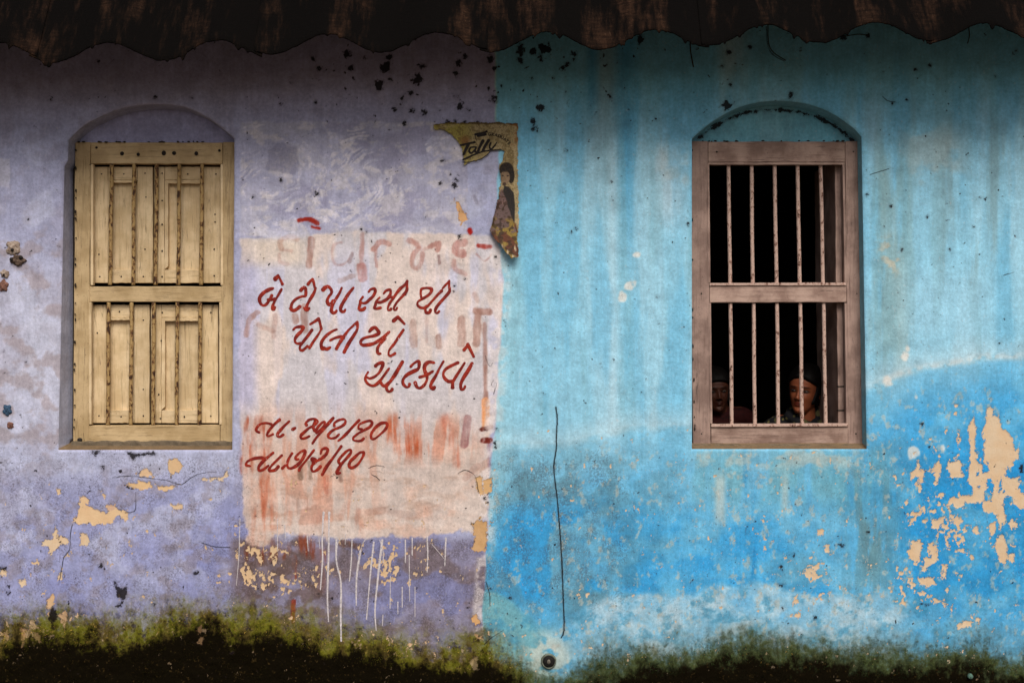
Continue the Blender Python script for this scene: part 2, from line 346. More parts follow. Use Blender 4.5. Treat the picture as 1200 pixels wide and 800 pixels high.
TARS = [(374,80,3),(411,80,4),(406,64,4.5),(427,68,3),(452,78,7),(456,67,4),(444,101,6),(490,93,6.5),(496,78,3),(458,93,2),(471,115,3),(481,109,4),(463,129,3),(482,130,4),(498,132,5.5),(538,124,5.5),(537,114,3),(534,87,4),(538,73,5),(544,67,3),
        (548,127,2),(575,70,4),(580,81,2),(578,116,4.5),(573,104,2),(587,100,2),(367,68,3),(524,144,3),(534,142,3),(545,143,2.5),(560,143,2),(474,144,2.5),(611,59,6),(624,60,5),(638,58,8),(632,68,5),(610,70,4),(673,64,4),(664,76,4.5),(660,80,3),(750,48,5),
        (634,126,4.5),(715,113,3.5),(625,142,3),(626,150,3),(630,153,2),(663,177,1.8),(648,92,1.8),(623,92,1.8),(672,70,2.5),(855,61,4),(852,123,6.5),(927,112,4),(879,56,3),(857,100,2.2),(846,78,2),(1017,43,3.5),(988,44,3),(1062,116,2),(1046,121,2),(1073,81,1.8),(1090,77,1.8),
        (1190,60,2.2),(938,57,2),(1167,90,1.5),(181,114,2.2),(60,117,2),(225,115,2),(115,72,2),(370,120,1.8),(329,122,1.8),(341,97,1.5),(297,225+5,1.5),(110,208-2,1.4),(33,257,1.6),(69,289,1.8),(31,424,2.2),(4,410,1.6),(520,188,3.5),(516,215,1.6),
        (533,217,3),(536,212,2),(528,204,1.8),(540,247,1.5),(539,278,2.8),(424,269,2.2),(430,272,1.6),(371,227,2.5),(329,211,2),(284,209,1.8),(291,305,2.2),(533,210,2),(537,205,1.5),(545,327,1.8),(532,335,1.5),(532,341,2),(581,302,1.5),(1016,228,1.4),(1044,242,1.6),(1057,293,1.6),
        (1087,254,1.4),(1113,292,1.4),(1141,266,1.4),(770,348,1.6),(806,262,1.6),(717,213,1.4),(662,177,1.6),(675,268,2),(670,272,1.6),(1081,497,1.8),(1089,523,1.6),(1017,624,1.8),(986,638,2.4),(915,664,2),(917,712,1.8),(956,723,2.5),(931,650,1.8),(179,668,0),(1196,548,3.2),(1196,552,2.6),(980,638,2),
        (10,694,2.2),(10,686,2),(12,812,0),(180,708,2),(162,667,1),(118,664,1.6),(183,714,0),(570,503,1.2),(582,503,2.2),(581,523,2.2),(580,519,1.6),(567,583,2.4),(1183,470,0),(549,712,2),(634,699,0),(597,700,1.6),(600,752,0)]
TAR_POLYS = [sc(0, 640, 5, [(668,205),(678,205),(690,235),(718,245),(738,232),(745,260),(738,300),(718,315),(690,298),(682,260)]), sc(0, 640, 5, [(680,350),(700,330),(722,322),(712,345),(695,358)]),
             sc(0, 640, 5, [(295,370),(315,350),(335,395),(330,440),(295,440),(285,410)]), sc(0, 640, 5, [(0,120),(40,120),(32,145),(22,135),(0,135)]), sc(0, 640, 5, [(1130,148),(1165,145),(1165,160),(1140,168)]),
             sc(0, 640, 5, [(580,115),(600,95),(604,128),(590,126)]), sc(0, 500, 4, [(592,115),(640,125),(720,118),(735,132),(700,132),(640,138),(625,155),(610,140)]), sc(0, 500, 4, [(420,112),(468,112),(465,120),(445,138),(440,122)]), sc(1000, 530, 6, [(1175,85),(1195,80),(1190,130),(1175,135)]),
             sc(0, 500, 4, [(585,268),(625,290),(600,285)]), sc(900, 620, 4, [(325,70),(358,70),(355,80),(340,72)]), sc(900, 620, 4, [(715,345),(765,350),(745,358)]), sc(900, 620, 4, [(45,258),(75,255),(70,268),(55,265)]), sc(0, 500, 4, [(465,185),(490,182),(488,200),(480,192)])]
CRACKS = [[(651,476),(653,490),(652,510),(652,525),(649,545),(650,560),(653,585),(656,620),(658,650),(660,700),(661,737),(657,748)], sc(0, 500, 4, [(520,240),(600,230),(700,240),(780,250),(850,270),(900,235),(960,215),(1020,212)]),
          sc(0, 500, 4, [(635,300),(638,350),(630,395),(580,402)]), sc(0, 500, 4, [(340,455),(330,500),(328,570),(300,610),(290,660),(275,740)]), sc(0, 500, 4, [(940,540),(1010,562),(1080,565)]),
          sc(560, 560, 3.333, [(25,650),(50,625),(105,590)]), sc(560, 560, 3.333, [(30,400),(45,450),(48,500)]), sc(410, 470, 5.714, [(720,490),(770,460),(830,490),(850,540),(860,610)]), sc(1000, 130, 2.667, [(50,200),(115,180)]), sc(1000,130,2.667,[(465,515),(505,503)]),
          [(898,30),(900,55),(908,66),(920,72)], [(1034,112),(1040,118),(1050,120)], sc(410,370,5.714,[(905,260),(920,310),(940,340),(958,310)]), sc(410,370,5.714,[(965,420),(945,470)]), sc(410,370,5.714,[(985,450),(960,530)]),
          sc(410,470,5.714,[(120,450),(180,430),(240,440)]), sc(410,470,5.714,[(140,490),(180,510),(200,530)])]
MOSS_TOP = [(-400,722),(0,730),(30,722),(80,716),(130,722),(180,716),(205,704),(240,700),(270,712),(330,718),(400,730),(430,736),(480,746),(540,752),(556,738),(575,744),(600,762),(630,784),(660,786),(700,762),(740,754),(800,748),(880,738),(930,744),(1000,754),(1060,752),(1120,746),(1170,756),(1200,762),(1600,755)]
SEAM_PTS = [(-100,581),(40,579),(140,580),(150,583),(200,584),(280,583),(330,590),(360,588),(420,585),(500,580),(560,574),(620,572),(700,567),(800,563),(900,562)]

def brushed(u, v, pts, w, seed, hard=0.9, soft=False):
    """how much brush paint a faded stroke leaves at (u, v)"""
    def fn(a, b):
        d, _, _ = seg_dist(a, b, catmull(pts, 3))
        sf = max(.9, w * .32) if soft else .9
        return sm(w / 2 - d + 2.6 * (fbm(a, b, 5, 9, 3, seed) - .5), -sf * .9, sf) * (0.35 + 0.9 * fbm(a, b, 4, 16, 3, seed + 1)) * hard
    return local(u, v, pts, w + 4, fn, 0)
GHOSTS = []
def gh(o, s, pts, w, a=0.55, c=(160,108,98)): GHOSTS.append((sc(o[0], o[1], s, pts), w / s, a, c))
A_, B_ = (310,265), (460,265)
gh(A_,10,[(385,150),(300,125),(210,150),(180,200),(200,260)],62,.55,(172,130,112)); gh(A_,10,[(200,280),(320,290)],40,.3); gh(A_,10,[(170,330),(180,420),(280,440)],40,.3)
gh(A_,10,[(550,155),(540,300),(520,460)],78,.8,(158,118,108)); gh(A_,10,[(900,190),(820,220),(790,330),(830,440),(920,450),(1000,380)],28,.4); gh(A_,10,[(1025,320),(1000,410)],55,.6,(120,95,95))
gh(A_,10,[(1150,100),(1140,300),(1135,480)],60,.6); gh(A_,10,[(1140,480),(1150,600)],115,.65,(168,108,100)); gh(A_,10,[(880,640),(990,600),(1050,580)],60,.55,(140,112,104))
gh((0,0),1,[(438,292),(446,283),(456,286)],6,.75); gh((0,0),1,[(440,290),(441,312)],4,.5)
gh(B_,10,[(180,170),(260,190),(310,240)],65,.7); gh(B_,10,[(310,260),(240,340),(230,450),(280,500),(340,420),(350,320)],55,.6); gh(B_,10,[(360,270),(500,220)],40,.4); gh(B_,10,[(440,240),(540,200),(530,270)],70,.8); gh(B_,10,[(540,350),(550,430)],45,.6,(130,100,98))
gh(B_,10,[(840,190),(760,210),(740,290),(820,320)],95,.75,(168,112,104)); gh(B_,10,[(720,400),(730,500),(850,560)],55,.5); gh(B_,10,[(1010,230),(1080,240),(1150,240)],55,1.0,(150,52,44)); gh(B_,10,[(990,330),(1080,410),(1160,330)],22,.6)
for p, w, a in (([(302,366),(292,375),(289,392)],6,.6), ([(322,370),(321,395)],6,.45), ([(303,380),(320,388)],6,.5), ([(345,371),(347,376)],8,.7), ([(357,360),(357,386)],9,.65), ([(484,378),(485,404)],9,.5), ([(513,394),(514,406)],7,.7), ([(541,374),(541,402)],10,.6),
                ([(560,366),(558,402)],9,.7), ([(558,364),(574,366)],8,.8), ([(500,372),(500,400)],4,.3), ([(568,380),(569,480)],5,.7), ([(569,430),(570,475)],4,.9), ([(556,345),(560,352)],6,.3)): GHOSTS.append((p, w, a, (150,110,98)))
GHOSTS.append(([(569,470),(569,498)],9,.9,(226,150,96))); GHOSTS.append(([(565,503),(575,500)],6,1.3,(92,34,24))); GHOSTS.append(([(566,516),(574,516)],7,1.3,(98,28,20))); GHOSTS.append(([(569,520),(568,545)],8,.6,(160,90,80)))
for p, w, a, c in (([(352,590),(364,598),(372,606)],14,.5,(150,95,80)), ([(349,585),(350,600)],5,.5,(130,95,80)), ([(420,597),(418,612)],6,.7,(140,100,88)), ([(432,600),(448,598)],9,.55,(150,110,95)), ([(458,600),(475,603),(490,604)],9,.4,(150,110,95)), ([(405,592),(400,606)],7,.4,(150,100,85)),
                   ([(548,490),(544,520)],10,.75,(134,84,84)), ([(524,492),(530,520),(536,540)],12,.5,(176,90,64)), ([(462,500),(470,512),(484,520)],22,.75,(180,84,48)), ([(478,500),(476,524),(466,528)],8,.7,(176,80,50)),
                   ([(292,496),(290,530),(290,548)],13,1.15,(166,66,34)), ([(303,490),(303,502)],8,.8,(150,76,56)), ([(310,500),(309,535)],8,.8,(172,86,60)), ([(317,510),(317,530)],6,.6,(180,104,80)), ([(303,545),(306,600),(302,640)],16,.7,(176,92,62)), ([(315,560),(320,605)],10,.5,(186,112,84)),
                   ([(330,540),(335,600)],8,.35,(190,120,94)), ([(365,500),(376,540),(372,580)],9,.4,(190,116,86)), ([(382,560),(384,576)],6,.6,(180,100,76)), ([(398,548),(399,562)],6,.6,(120,88,76)), ([(352,545),(352,560)],6,.6,(110,86,70)), ([(363,542),(364,560)],5,.6,(110,86,70)),
                   ([(420,600),(420,620)],5,.6,(150,80,60)), ([(430,505),(440,560)],10,.25,(190,120,90)), ([(497,600),(500,625)],14,.35,(204,140,112)), ([(560,545),(545,560)],8,.3,(160,110,96)), ([(330,648),(300,652),(288,650)],12,.9,(120,60,34)), ([(355,636),(368,648),(375,652)],14,.9,(124,56,36)),
                   ([(320,636),(345,642),(362,634)],10,.5,(130,76,54)), ([(372,646),(378,690)],10,.4,(120,76,66)), ([(345,652),(345,676)],4,1.2,(140,62,36)), ([(343.5,704),(344,728)],4.5,1.5,(142,52,34)), ([(484,644),(488,650)],8,.5,(120,70,50)), ([(400,636),(420,640)],8,.6,(96,58,38)),
                   ([(350,258),(362,257),(372,262)],5,1.4,(140,36,24)), ([(366,266),(374,268)],4,1.4,(150,40,28)), ([(556,230),(559,238)],4,.4,(90,80,90)), ([(298,264),(306,272),(330,276),(355,274)],9,.6,(206,204,218))): GHOSTS.append((p, w, a, c))
GHOSTS.append(([(551,270.5),(551.5,272)],6,1.6,(158,26,20)))

def paint_fields(u, v):
    """all pigment and wear of the front wall at photo coordinates (u, v) of the wall plane"""
    N = u.shape
    seam = np.interp(v, [p[0] for p in SEAM_PTS], [p[1] for p in SEAM_PTS]) + 5 * (fbm(u, v, 14, 22, 4, 3) - .5)
    blue = sm(u - seam, -1.2, 1.5)[:, None]
    def mix(col, c, m):
        m = np.clip(m, 0, 1)[:, None]; return col * (1 - m) + np.asarray(c, float) * m
    bl = lambda x0, x1, e=20: sm(u, x0 - e, x0 + e) * (1 - sm(u, x1 - e, x1 + e))
    bv = lambda y0, y1, e=15: sm(v, y0 - e, y0 + e) * (1 - sm(v, y1 - e, y1 + e))
    nA = fbm(u, v, 90, 70, 5, 11); nB = fbm(u, v, 34, 28, 5, 12); nC = fbm(u, v, 16, 150, 4, 13); nD = fbm(u, v, 9, 60, 4, 14); nE = fbm(u, v, 12, 10, 4, 15)
    # ---- lavender side
    lv = np.tile(np.array([160., 162., 190.]), (N[0], 1))
    lv = mix(lv, (160,154,182), sm(150 - v, -30, 70))
    lv = mix(lv, (188,189,206), bl(-400, 84, 20) * bv(320, 530, 50) * .85)
    lv = mix(lv, (176,180,206), bl(-400, 300, 20) * bv(520, 560, 22) * .7)
    lv = mix(lv, (142,146,188), bv(570, 740, 30) * bl(-400, 290, 20) * .75)
    lv = mix(lv, (126,130,178), sm(nA, .5, .68) * bv(600, 740, 25) * .6)
    lv = mix(lv, (182,184,206), sm(fbm(u, v, 40, 30, 6, 44), .48, .68) * bv(180, 680, 30) * .6)
    lv = mix(lv, (138,132,150), sm(1 - fbm(u, v, 26, 60, 6, 48), .50, .74) * .26)
    lv = mix(lv, (150,136,138), sm(fbm(u, v, 22, 18, 6, 43), .50, .66) * bl(-400, 80, 15) * bv(270, 540, 35) * .6)
    lv = mix(lv, (132,122,130), sm(fbm(u, v, 16, 14, 6, 16, .65), .50, .68) * (0.22 + .45 * bv(560, 720, 30)) * .75)
    low = bl(272, 572, 8) * bv(632, 790, 6)
    lv = mix(lv, (128,122,148), low * .75)
    lv = mix(lv, (112,96,98), low * sm(nB, .44, .64) * .7)
    lv = mix(lv, (122,126,170), low * sm(fbm(u, v, 40, 30, 4, 17), .5, .62) * bl(400, 560, 25) * .75)
    lv = mix(lv, (94,72,64), low * bl(280, 390, 20) * sm(nE, .44, .6) * .6)
    # scraped, whitewashed square over the notice
    wob = 5 * (fbm(u, v, 18, 18, 3, 18) - .5)
    sqr = sm(np.minimum(np.minimum(u - 281 + wob, 548 + wob - u), np.minimum(v - 143 + wob, 277 - v)), -1.0, 2.0)
    sw = np.zeros(N)
    for cx, cy, sd_, ra, rb in ((468, 225, 21, 38, 92), (328, 232, 22, 22, 70), (404, 222, 23, 12, 48), (520, 215, 24, 10, 60), (300, 200, 20, 20, 70)):
        r = np.hypot((u - cx) * .8, v - cy); th = np.arctan2(v - cy, u - cx)
        w = fbm(r + 26 * fbm(u, v, 38, 38, 3, sd_), th * 22, 2.7, 13, 4, sd_)
        sw = np.maximum(sw, w * sm(r, ra - 10, ra + 10) * sm(-r, -rb - 10, -rb + 10) * sm(fbm(u, v, 46, 46, 3, sd_ + 7), .44, .54))
    lv = mix(lv, (156,156,184), sqr * .6)
    lv = mix(lv, (180,177,192), sqr * (.25 + .35 * sm(fbm(u, v, 60, 20, 6, 47), .40, .62)))
    lv = mix(lv, (206,200,208), sqr * sm(sw, .52, .60) * (.25 + .75 * sm(fbm(u, v, 14, 10, 5, 60, .7), .42, .58)) * .8)
    lv = mix(lv, (122,116,142), sqr * .45 * sm(1 - sw, .52, .62) * sm(fbm(u, v, 50, 50, 3, 24), .46, .6) * .6)
    lv = mix(lv, (206,198,198), sqr * sm(fbm(u, v, 18, 12, 6, 25, .65), .55, .66) * .5)
    lv = mix(lv, (120,118,140), sqr * local(u, v, [(315,172),(350,200)], 20, lambda a, b: sm(poly_sdf(a, b, [(314,176),(326,168),(348,172),(352,196),(346,206),(312,200)]) + 6 * (fbm(a, b, 8, 8, 3, 26) - .5), -1, 2), 0) * .5)
    # white notice panel
    pan = poly_sdf(u, v, [(281,280),(300,278),(420,271),(470,272),(560,274),(584,278),(592,330),(588,420),(582,480),(572,520),(571,600),(560,622),(520,627),(470,631),(400,630),(350,629),(322,626),(316,640),(300,642),(288,636),(284,560),(280,430)])
    pane = pan + (7 + 12 * sm(v, 590, 625)) * (fbm(u, v, 14, 16, 6, 27, .65) - .5)
    pm = sm(pane, -1.5, 2.5)
    pc = np.tile(np.array([194., 188., 193.]), (N[0], 1))
    def mixp(c, m):
        nonlocal pc
        pc = mix(pc, c, m)
    mixp((190,188,208), sm(nC, .48, .62) * bv(300, 500, 30) * .75); mixp((216,196,184), sm(fbm(u, v, 30, 90, 4, 28), .47, .6) * .7)
    mixp((196,178,168), sm(v, 430, 560) * .85); mixp((208,168,148), sm(v, 480, 560) * sm(nB, .45, .6) * .5)
    mixp((192,134,110), sm(nD, .48, .62) * bv(486, 640, 24) * bl(284, 440, 34) * .5); mixp((188,112,84), sm(nD, .5, .6) * bv(492, 540, 14) * bl(440, 550, 22) * .5)
    mixp((168,140,124), sm(fbm(u, v, 26, 9, 6, 29, .65), .50, .70) * sm(v, 520, 570) * .5)
    mixp((208,194,186), sm(fbm(u, v, 60, 18, 4, 30), .54, .64) * sm(v, 560, 600) * .6)
    mixp((196,180,176), bl(280, 292, 5) * .6); mixp((172,170,200), bl(270, 300, 8) * bv(300, 480, 20) * .75)
    mixp((224,200,170), bl(285, 360, 20) * bv(280, 310, 8) * .5)
    lv = lv * (1 - pm[:, None]) + pc * pm[:, None]
    lv = mix(lv, (190,188,202), local(u, v, [(-60,180),(30,230)], 5, lambda a, bb: sm(poly_sdf(a, bb, [(-40,187),(12,186),(12,222),(4,218),(-40,224)]) + 3 * (fbm(a, bb, 6, 6, 3, 45) - .5), -.6, .8), 0) * .6)
    # faint stain lines of earlier notices
    fine_st = fbm(u, v, 4, 40, 4, 46)
    for gi, (pts, w, a, c) in enumerate(GHOSTS):
        if pts[0][1] > 580 and pts[0][1] < 612: a = a * .6
        wash = not (c[0] - c[2] < 70 or a > 1.2) and pts[0][1] > 480; sk = 1.15 if not wash else (.25 + .95 * sm(fine_st, .40, .60)) * (.35 + .75 * sm(nD, .34, .58))
        lv = mix(lv, c, brushed(u, v, pts, w * (1.25 if wash else 1), 40 + gi % 9, soft=wash) * a * sk)
    lv = mix(lv, (212,204,206), sm(-np.abs(u - seam + 7), -9, -3) * bv(60, 300, 6) * 0)
    lv = mix(lv, (214,204,202), sm(-np.abs(u - seam + 5), -10, -3) * bv(290, 800, 10) * sm(nE, .40, .58) * .75)
    # ---- blue side
    b = np.tile(np.array([136., 190., 213.]), (N[0], 1))
    def mb(c, m):
        nonlocal b
        b = mix(b, c, m)
    mb((116,178,200), 1 - sm(v, 90, 210))
    mb((130,152,156), bl(690, 730, 16) * (1 - sm(v, 120, 330)) * .55); mb((40,130,180), bl(722, 744, 11) * (1 - sm(v, 180, 380)) * .45); mb((60,140,180), bl(688, 700, 6) * (1 - sm(v, 100, 160)) * .6)
    mb((168,184,184), bl(844, 872, 12) * (1 - sm(v, 60, 150)) * .6); mb((176,200,212), bl(765, 800, 16) * bv(180, 260, 25) * .7); mb((184,198,200), bl(770, 812, 10) * bv(170, 215, 12) * sm(nB, .4, .6) * .8)
    mb((122,170,184), sm(nC, .50, .70) * bv(90, 520, 40) * .4); mb((166,204,220), sm(fbm(u, v, 26, 220, 4, 31), .46, .70) * bv(110, 560, 60) * .42)
    mb((176,206,218), bl(712, 724, 6) * bv(160, 500, 40) * .6); mb((96,170,206), sm(fbm(u, v, 30, 260, 4, 32), .50, .70) * bv(60, 560, 60) * .45)
    mb((130,150,144), bl(1020, 1066, 18) * bv(170, 430, 40) * sm(nC, .40, .62) * .5); mb((186,166,140), bl(1030, 1060, 12) * bv(280, 320, 12) * sm(nE, .48, .62) * .6)
    mb((120,140,142), bl(1100, 1190, 20) * bv(150, 330, 35) * sm(nC, .44, .64) * .4); mb((160,176,176), bl(1060, 1130, 20) * bv(150, 220, 20) * sm(nB, .42, .6) * .6)
    mb((160,204,224), bl(1060, 1160, 25) * bv(320, 400, 25) * .45)
    tide = np.interp(u, [560, 590, 650, 700, 740, 812, 900, 1020, 1050, 1090, 1150, 1200, 1500], [520, 522, 524, 512, 502, 500, 500, 452, 440, 430, 419, 418, 416]) + 6 * (fbm(u, v, 40, 40, 3, 33) - .5)
    below = sm(v - tide, 0, 8); deep = sm(v - tide, 10, 150); below = below * .35 + .65 * sm(v - tide, 0, 55)
    mb((96,168,206), below * .62); mb((66,152,200), deep * .55)
    rt = sm(u, 1010, 1080); mb((60,154,210), below * rt * .45); mb((20,132,198), deep * rt * .65 * (1 - sm(v, 700, 760)))
    mb((36,146,212), sm(nA, .44, .64) * deep * .6)
    mb((206,206,204), np.exp(-((v - tide) / 4.5) ** 2) * (.2 + .42 * sm(u, 1000, 1060)) * sm(nE, .30, .60)); mb((186,206,214), sm(tide - v, 0, 4) * sm(v - tide, -34, -2) * .4)
    mb((128,190,216), sm(nB, .48, .70) * below * .38); mb((96,144,162), sm(1 - fbm(u, v, 60, 50, 5, 34), .48, .70) * below * .38 * (1 - .6 * sm(u, 1030, 1080)))
    mb((78,112,122), sm(fbm(u, v, 34, 28, 6, 35), .46, .68) * bl(575, 760, 40) * bv(530, 740, 35) * .42); mb((40,150,214), sm(fbm(u, v, 46, 60, 4, 36), .50, .62) * bl(575, 720, 20) * bv(590, 720, 25) * .7)
    mb((96,126,128), bl(1000, 1042, 26) * bv(540, 690, 40) * sm(nD, .38, .6) * .75); mb((92,112,106), bl(950, 1050, 25) * bv(700, 745, 12) * 0)
    mb((110,164,172), bl(812, 1030, 24) * bv(530, 590, 24) * sm(nC, .42, .6) * .5); mb((30,130,190), bl(872, 886, 4) * bv(528, 680, 10) * sm(nC, .42, .54) * .7); mb((190,188,176), bl(838, 850, 4) * bv(556, 612, 10) * .6); mb((196,196,186), bl(916, 924, 4) * bv(556, 600, 10) * .5)
    mb((180,182,172), bl(820, 1010, 16) * bv(526, 548, 9) * sm(fbm(u, v, 16, 12, 5, 37), .46, .62) * .6)
    # salt bloom above the moss
    mt = interp(u, MOSS_TOP)
    sb = sm(v - (mt - 58 + 30 * (fbm(u, v, 60, 60, 4, 38) - .5)), 0, 10)
    mb((168,194,206), sb * (.45 + .5 * sm(fbm(u, v, 22, 16, 6, 42, .62), .30, .70)) * sm(u, 640, 720) * (1 - .75 * sm(u, 1040, 1080))); mb((120,165,160), sb * sm(600 - u, -60, -20) * .6); mb((60,134,168), sb * sm(fbm(u, v, 16, 14, 6, 39, .65), .52, .72) * .6)
    rp = np.hypot(u - 643, (v - 768)); mb((196,200,188), sm(-rp, -40, -14) * sm(nE, .3, .5) * .8)
    mb((212,206,204), sm(-(u - seam), -13, -4) * bv(290, 640, 20) * sm(nE, .38, .6) * .7); mb((150,196,210), sm(-(u - seam), -34, -6) * bv(290, 620, 30) * .5)
    mb((186,200,170), sm(-(u - seam), -3, -1) * bv(-50, 150, 6) * .5)
    for cx, cy, r in ((746, 298, 5), (737, 335, 6), (730, 348, 6), (744, 333, 3), (1060, 418, 5), (1040, 448, 7), (1064, 408, 3), (1011, 440, 5), (1074, 466, 3), (1101, 475, 3), (1104, 525, 4), (1070, 530, 8)):
        mb((214,208,200), sm(-np.hypot(u - cx, (v - cy) * .8) + 5 * (fbm(u, v, 7, 7, 3, 40) - .5), -r, -r + 3) * .8)
    mb((176,176,166), sm(fbm(u, v, 7, 10, 5, 41, .65), .63, .72) * below * .6)
    col = lv * (1 - blue) + b * blue
    # ---- peel
    peel = np.full(N, -30.0); under = np.tile(np.array(CREAM, float), (N[0], 1)); rim = np.full(N, .7)
    for pts, c, rd in PEELS:
        d = local(u, v, pts, 12, lambda a, bb: poly_sdf(a, bb, pts), -30)
        m = (d > peel) & (d > -8); under[m] = c; rim[m] = rd; peel = np.maximum(peel, d)
    rag = peel > -12; peel[rag] += 9 * (fbm(u[rag], v[rag], 6, 8, 5, 58, .7) - .52)
    for pts in HOLES:
        d = local(u, v, pts, 12, lambda a, bb: poly_sdf(a, bb, pts), -30); peel = np.minimum(peel, np.where(d > -12, -d, 30))
    chip = fbm(u, v, 6, 8, 4, 51, .7)
    zz = np.zeros(N)
    for cx, cy, rx, ry, s in ZONES:
        q = ((u - cx) / rx) ** 2 + ((v - cy) / ry) ** 2
        zz = np.maximum(zz, s * np.exp(-q * 1.2))
    zz = zz * (.55 + .9 * sm(fbm(u, v, 18, 22, 3, 55), .36, .62))
    cf = (chip - .60) * 30 + zz * 1.2 - 5.4
    cf = np.where(v > 560 - 60 * blue[:, 0], cf, cf - 4)
    m = cf > peel; rim[m & (peel < -6)] = .15; under[m & (u < 520)] = (216, 178, 132)
    peel = np.maximum(peel, cf)
    # ---- tar
    tar = np.full(N, -30.0)
    for x, y, r in TARS:
        if r <= 0: continue
        mm = (np.abs(u - x) < r + 9) & (np.abs(v - y) < r + 9)
        tar[mm] = np.maximum(tar[mm], r * .85 - np.hypot(u[mm] - x, v[mm] - y) - .3 + (r * .9 + 1.5) * (fbm(u[mm], v[mm], 5, 5, 4, 57, .7) - .5) * 2)
    for pts in TAR_POLYS: tar = np.maximum(tar, local(u, v, pts, 10, lambda a, bb: poly_sdf(a, bb, pts), -30))
    tn = fbm(u, v, 5, 5, 3, 52); tar = np.maximum(tar, (tn - .83) * 40 + (bv(50, 140, 20) * bl(360, 760, 40) * 1.6 - 1.2))
    # ---- cracks
    crack = np.full(N, 99.0)
    for ci, pts in enumerate(CRACKS):
        cp = catmull(pts, 3)
        xs = [p[0] for p in cp]; ys = [p[1] for p in cp]
        mm = (u > min(xs) - 8) & (u < max(xs) + 8) & (v > min(ys) - 8) & (v < max(ys) + 8)
        if not mm.any(): continue
        d, s, par = seg_dist(u[mm], v[mm], cp)
        d = d + np.where((par <= 0) | (par >= 1), 60, 0); d = d * (.8 if ci == 0 else 1.25) + (0 if ci == 0 else .34 + 1.3 * sm(fbm(u[mm], v[mm], 14, 14, 3, 56), .5, .62))
        c0 = crack[mm]; crack[mm] = np.where(d < np.abs(c0), d * s, c0)
    # ---- grime, moss
    grime = .25 + .45 * bv(520, 760, 30) + .35 * bl(572, 730, 30) * bv(530, 700, 25) + .2 * bl(-400, 300, 20) * bv(180, 740, 30) + .35 * low + .15 * pm * sm(v, 500, 560) - .2 * bl(600, 820, 20) * bv(100, 500, 30) \
        + .3 * bl(1000, 1050, 12) * bv(380, 520, 20) - .28 * pm
    grime = np.clip(grime, 0, 1.1)
    wav = 40 * (fbm(u, v, 46, 34, 6, 53, .62) - .5) + 18 * (fbm(u, v, 9, 30, 4, 54) - .5)
    moss = (v - mt + 4 + wav) / 36.0
    moss = np.clip(moss, -2.2, 1.9)
    mossy = sm(u, 570, 640) * .75
    under = (under * .66 + np.array([196., 184., 168.]) * .34) * .97
    return dict(paint=lin(np.clip(col, 0, 255)), under=lin(under), peel=peel, tar=tar, crack=crack, grime=grime, moss=moss, mossy=mossy, rimdark=rim)
def wall_h(u, v):
    """relief of the plaster in metres towards the street"""
    h = .010 * (fbm(u, v, 170, 150, 3, 61) - .5) + .005 * (fbm(u, v, 40, 36, 4, 62) - .5) + .0016 * (fbm(u, v, 10, 9, 3, 63) - .5)
    mt = interp(u, MOSS_TOP)
    h = h + sm(v - mt, -10, 60) * (.010 * fbm(u, v, 14, 12, 3, 64))
    return h
def put_fields(me, F):
    c_attr(me, "paint", F['paint']); c_attr(me, "under", F['under'])
    for k in ('peel', 'tar', 'crack', 'grime', 'moss', 'mossy', 'rimdark'): f_attr(me, k, F[k])
def uv_of(x, z): return 600 + x * PXM, 400 - (z - CAM_Z) * PXM

# window openings, outlines in photo pixels at the wall plane
def opening(left_top, arch, right_top, br, bl_):
    pts = catmull([left_top] + arch + [right_top], 8)
    def lerp(a, b, n): return [(a[0] + (b[0] - a[0]) * i / n, a[1] + (b[1] - a[1]) * i / n) for i in range(1, n)]
    return pts + lerp(right_top, br, 60) + [br] + lerp(br, bl_, 34) + [bl_] + lerp(bl_, left_top, 60)
OPEN_L = opening((80, 164), [(94, 150), (112, 139), (142, 127), (175, 122), (215, 125), (247, 140)], (274.5, 162), (272, 527), (68, 527))
OPEN_R = opening((811, 162), [(834, 143), (868, 125), (905, 118), (942, 121), (972, 131), (998, 148)], (1010, 160), (1016, 526), (811, 526))
for i, (x, y) in enumerate(OPEN_L):   # the left edge of the lavender opening leans outwards
    if x < 82 and y > 190: OPEN_L[i] = (x - 0.0 - 4.0 * (1 - (y - 190) / 340), y)
HOUSE_L = empty("house", (-2.3, 0, 0)); HOUSE_R = empty("house", (2.3, 0, 0))
props(HOUSE_L, "lavender plastered house front with a painted red notice and a closed yellow shuttered window", "house")
props(HOUSE_R, "bright blue plastered house front with an open barred window and peeling cream patches", "house")
def keep(o, parent):     # parent without moving
    o.parent = parent; o.matrix_parent_inverse = Matrix.Translation(-parent.location); return o

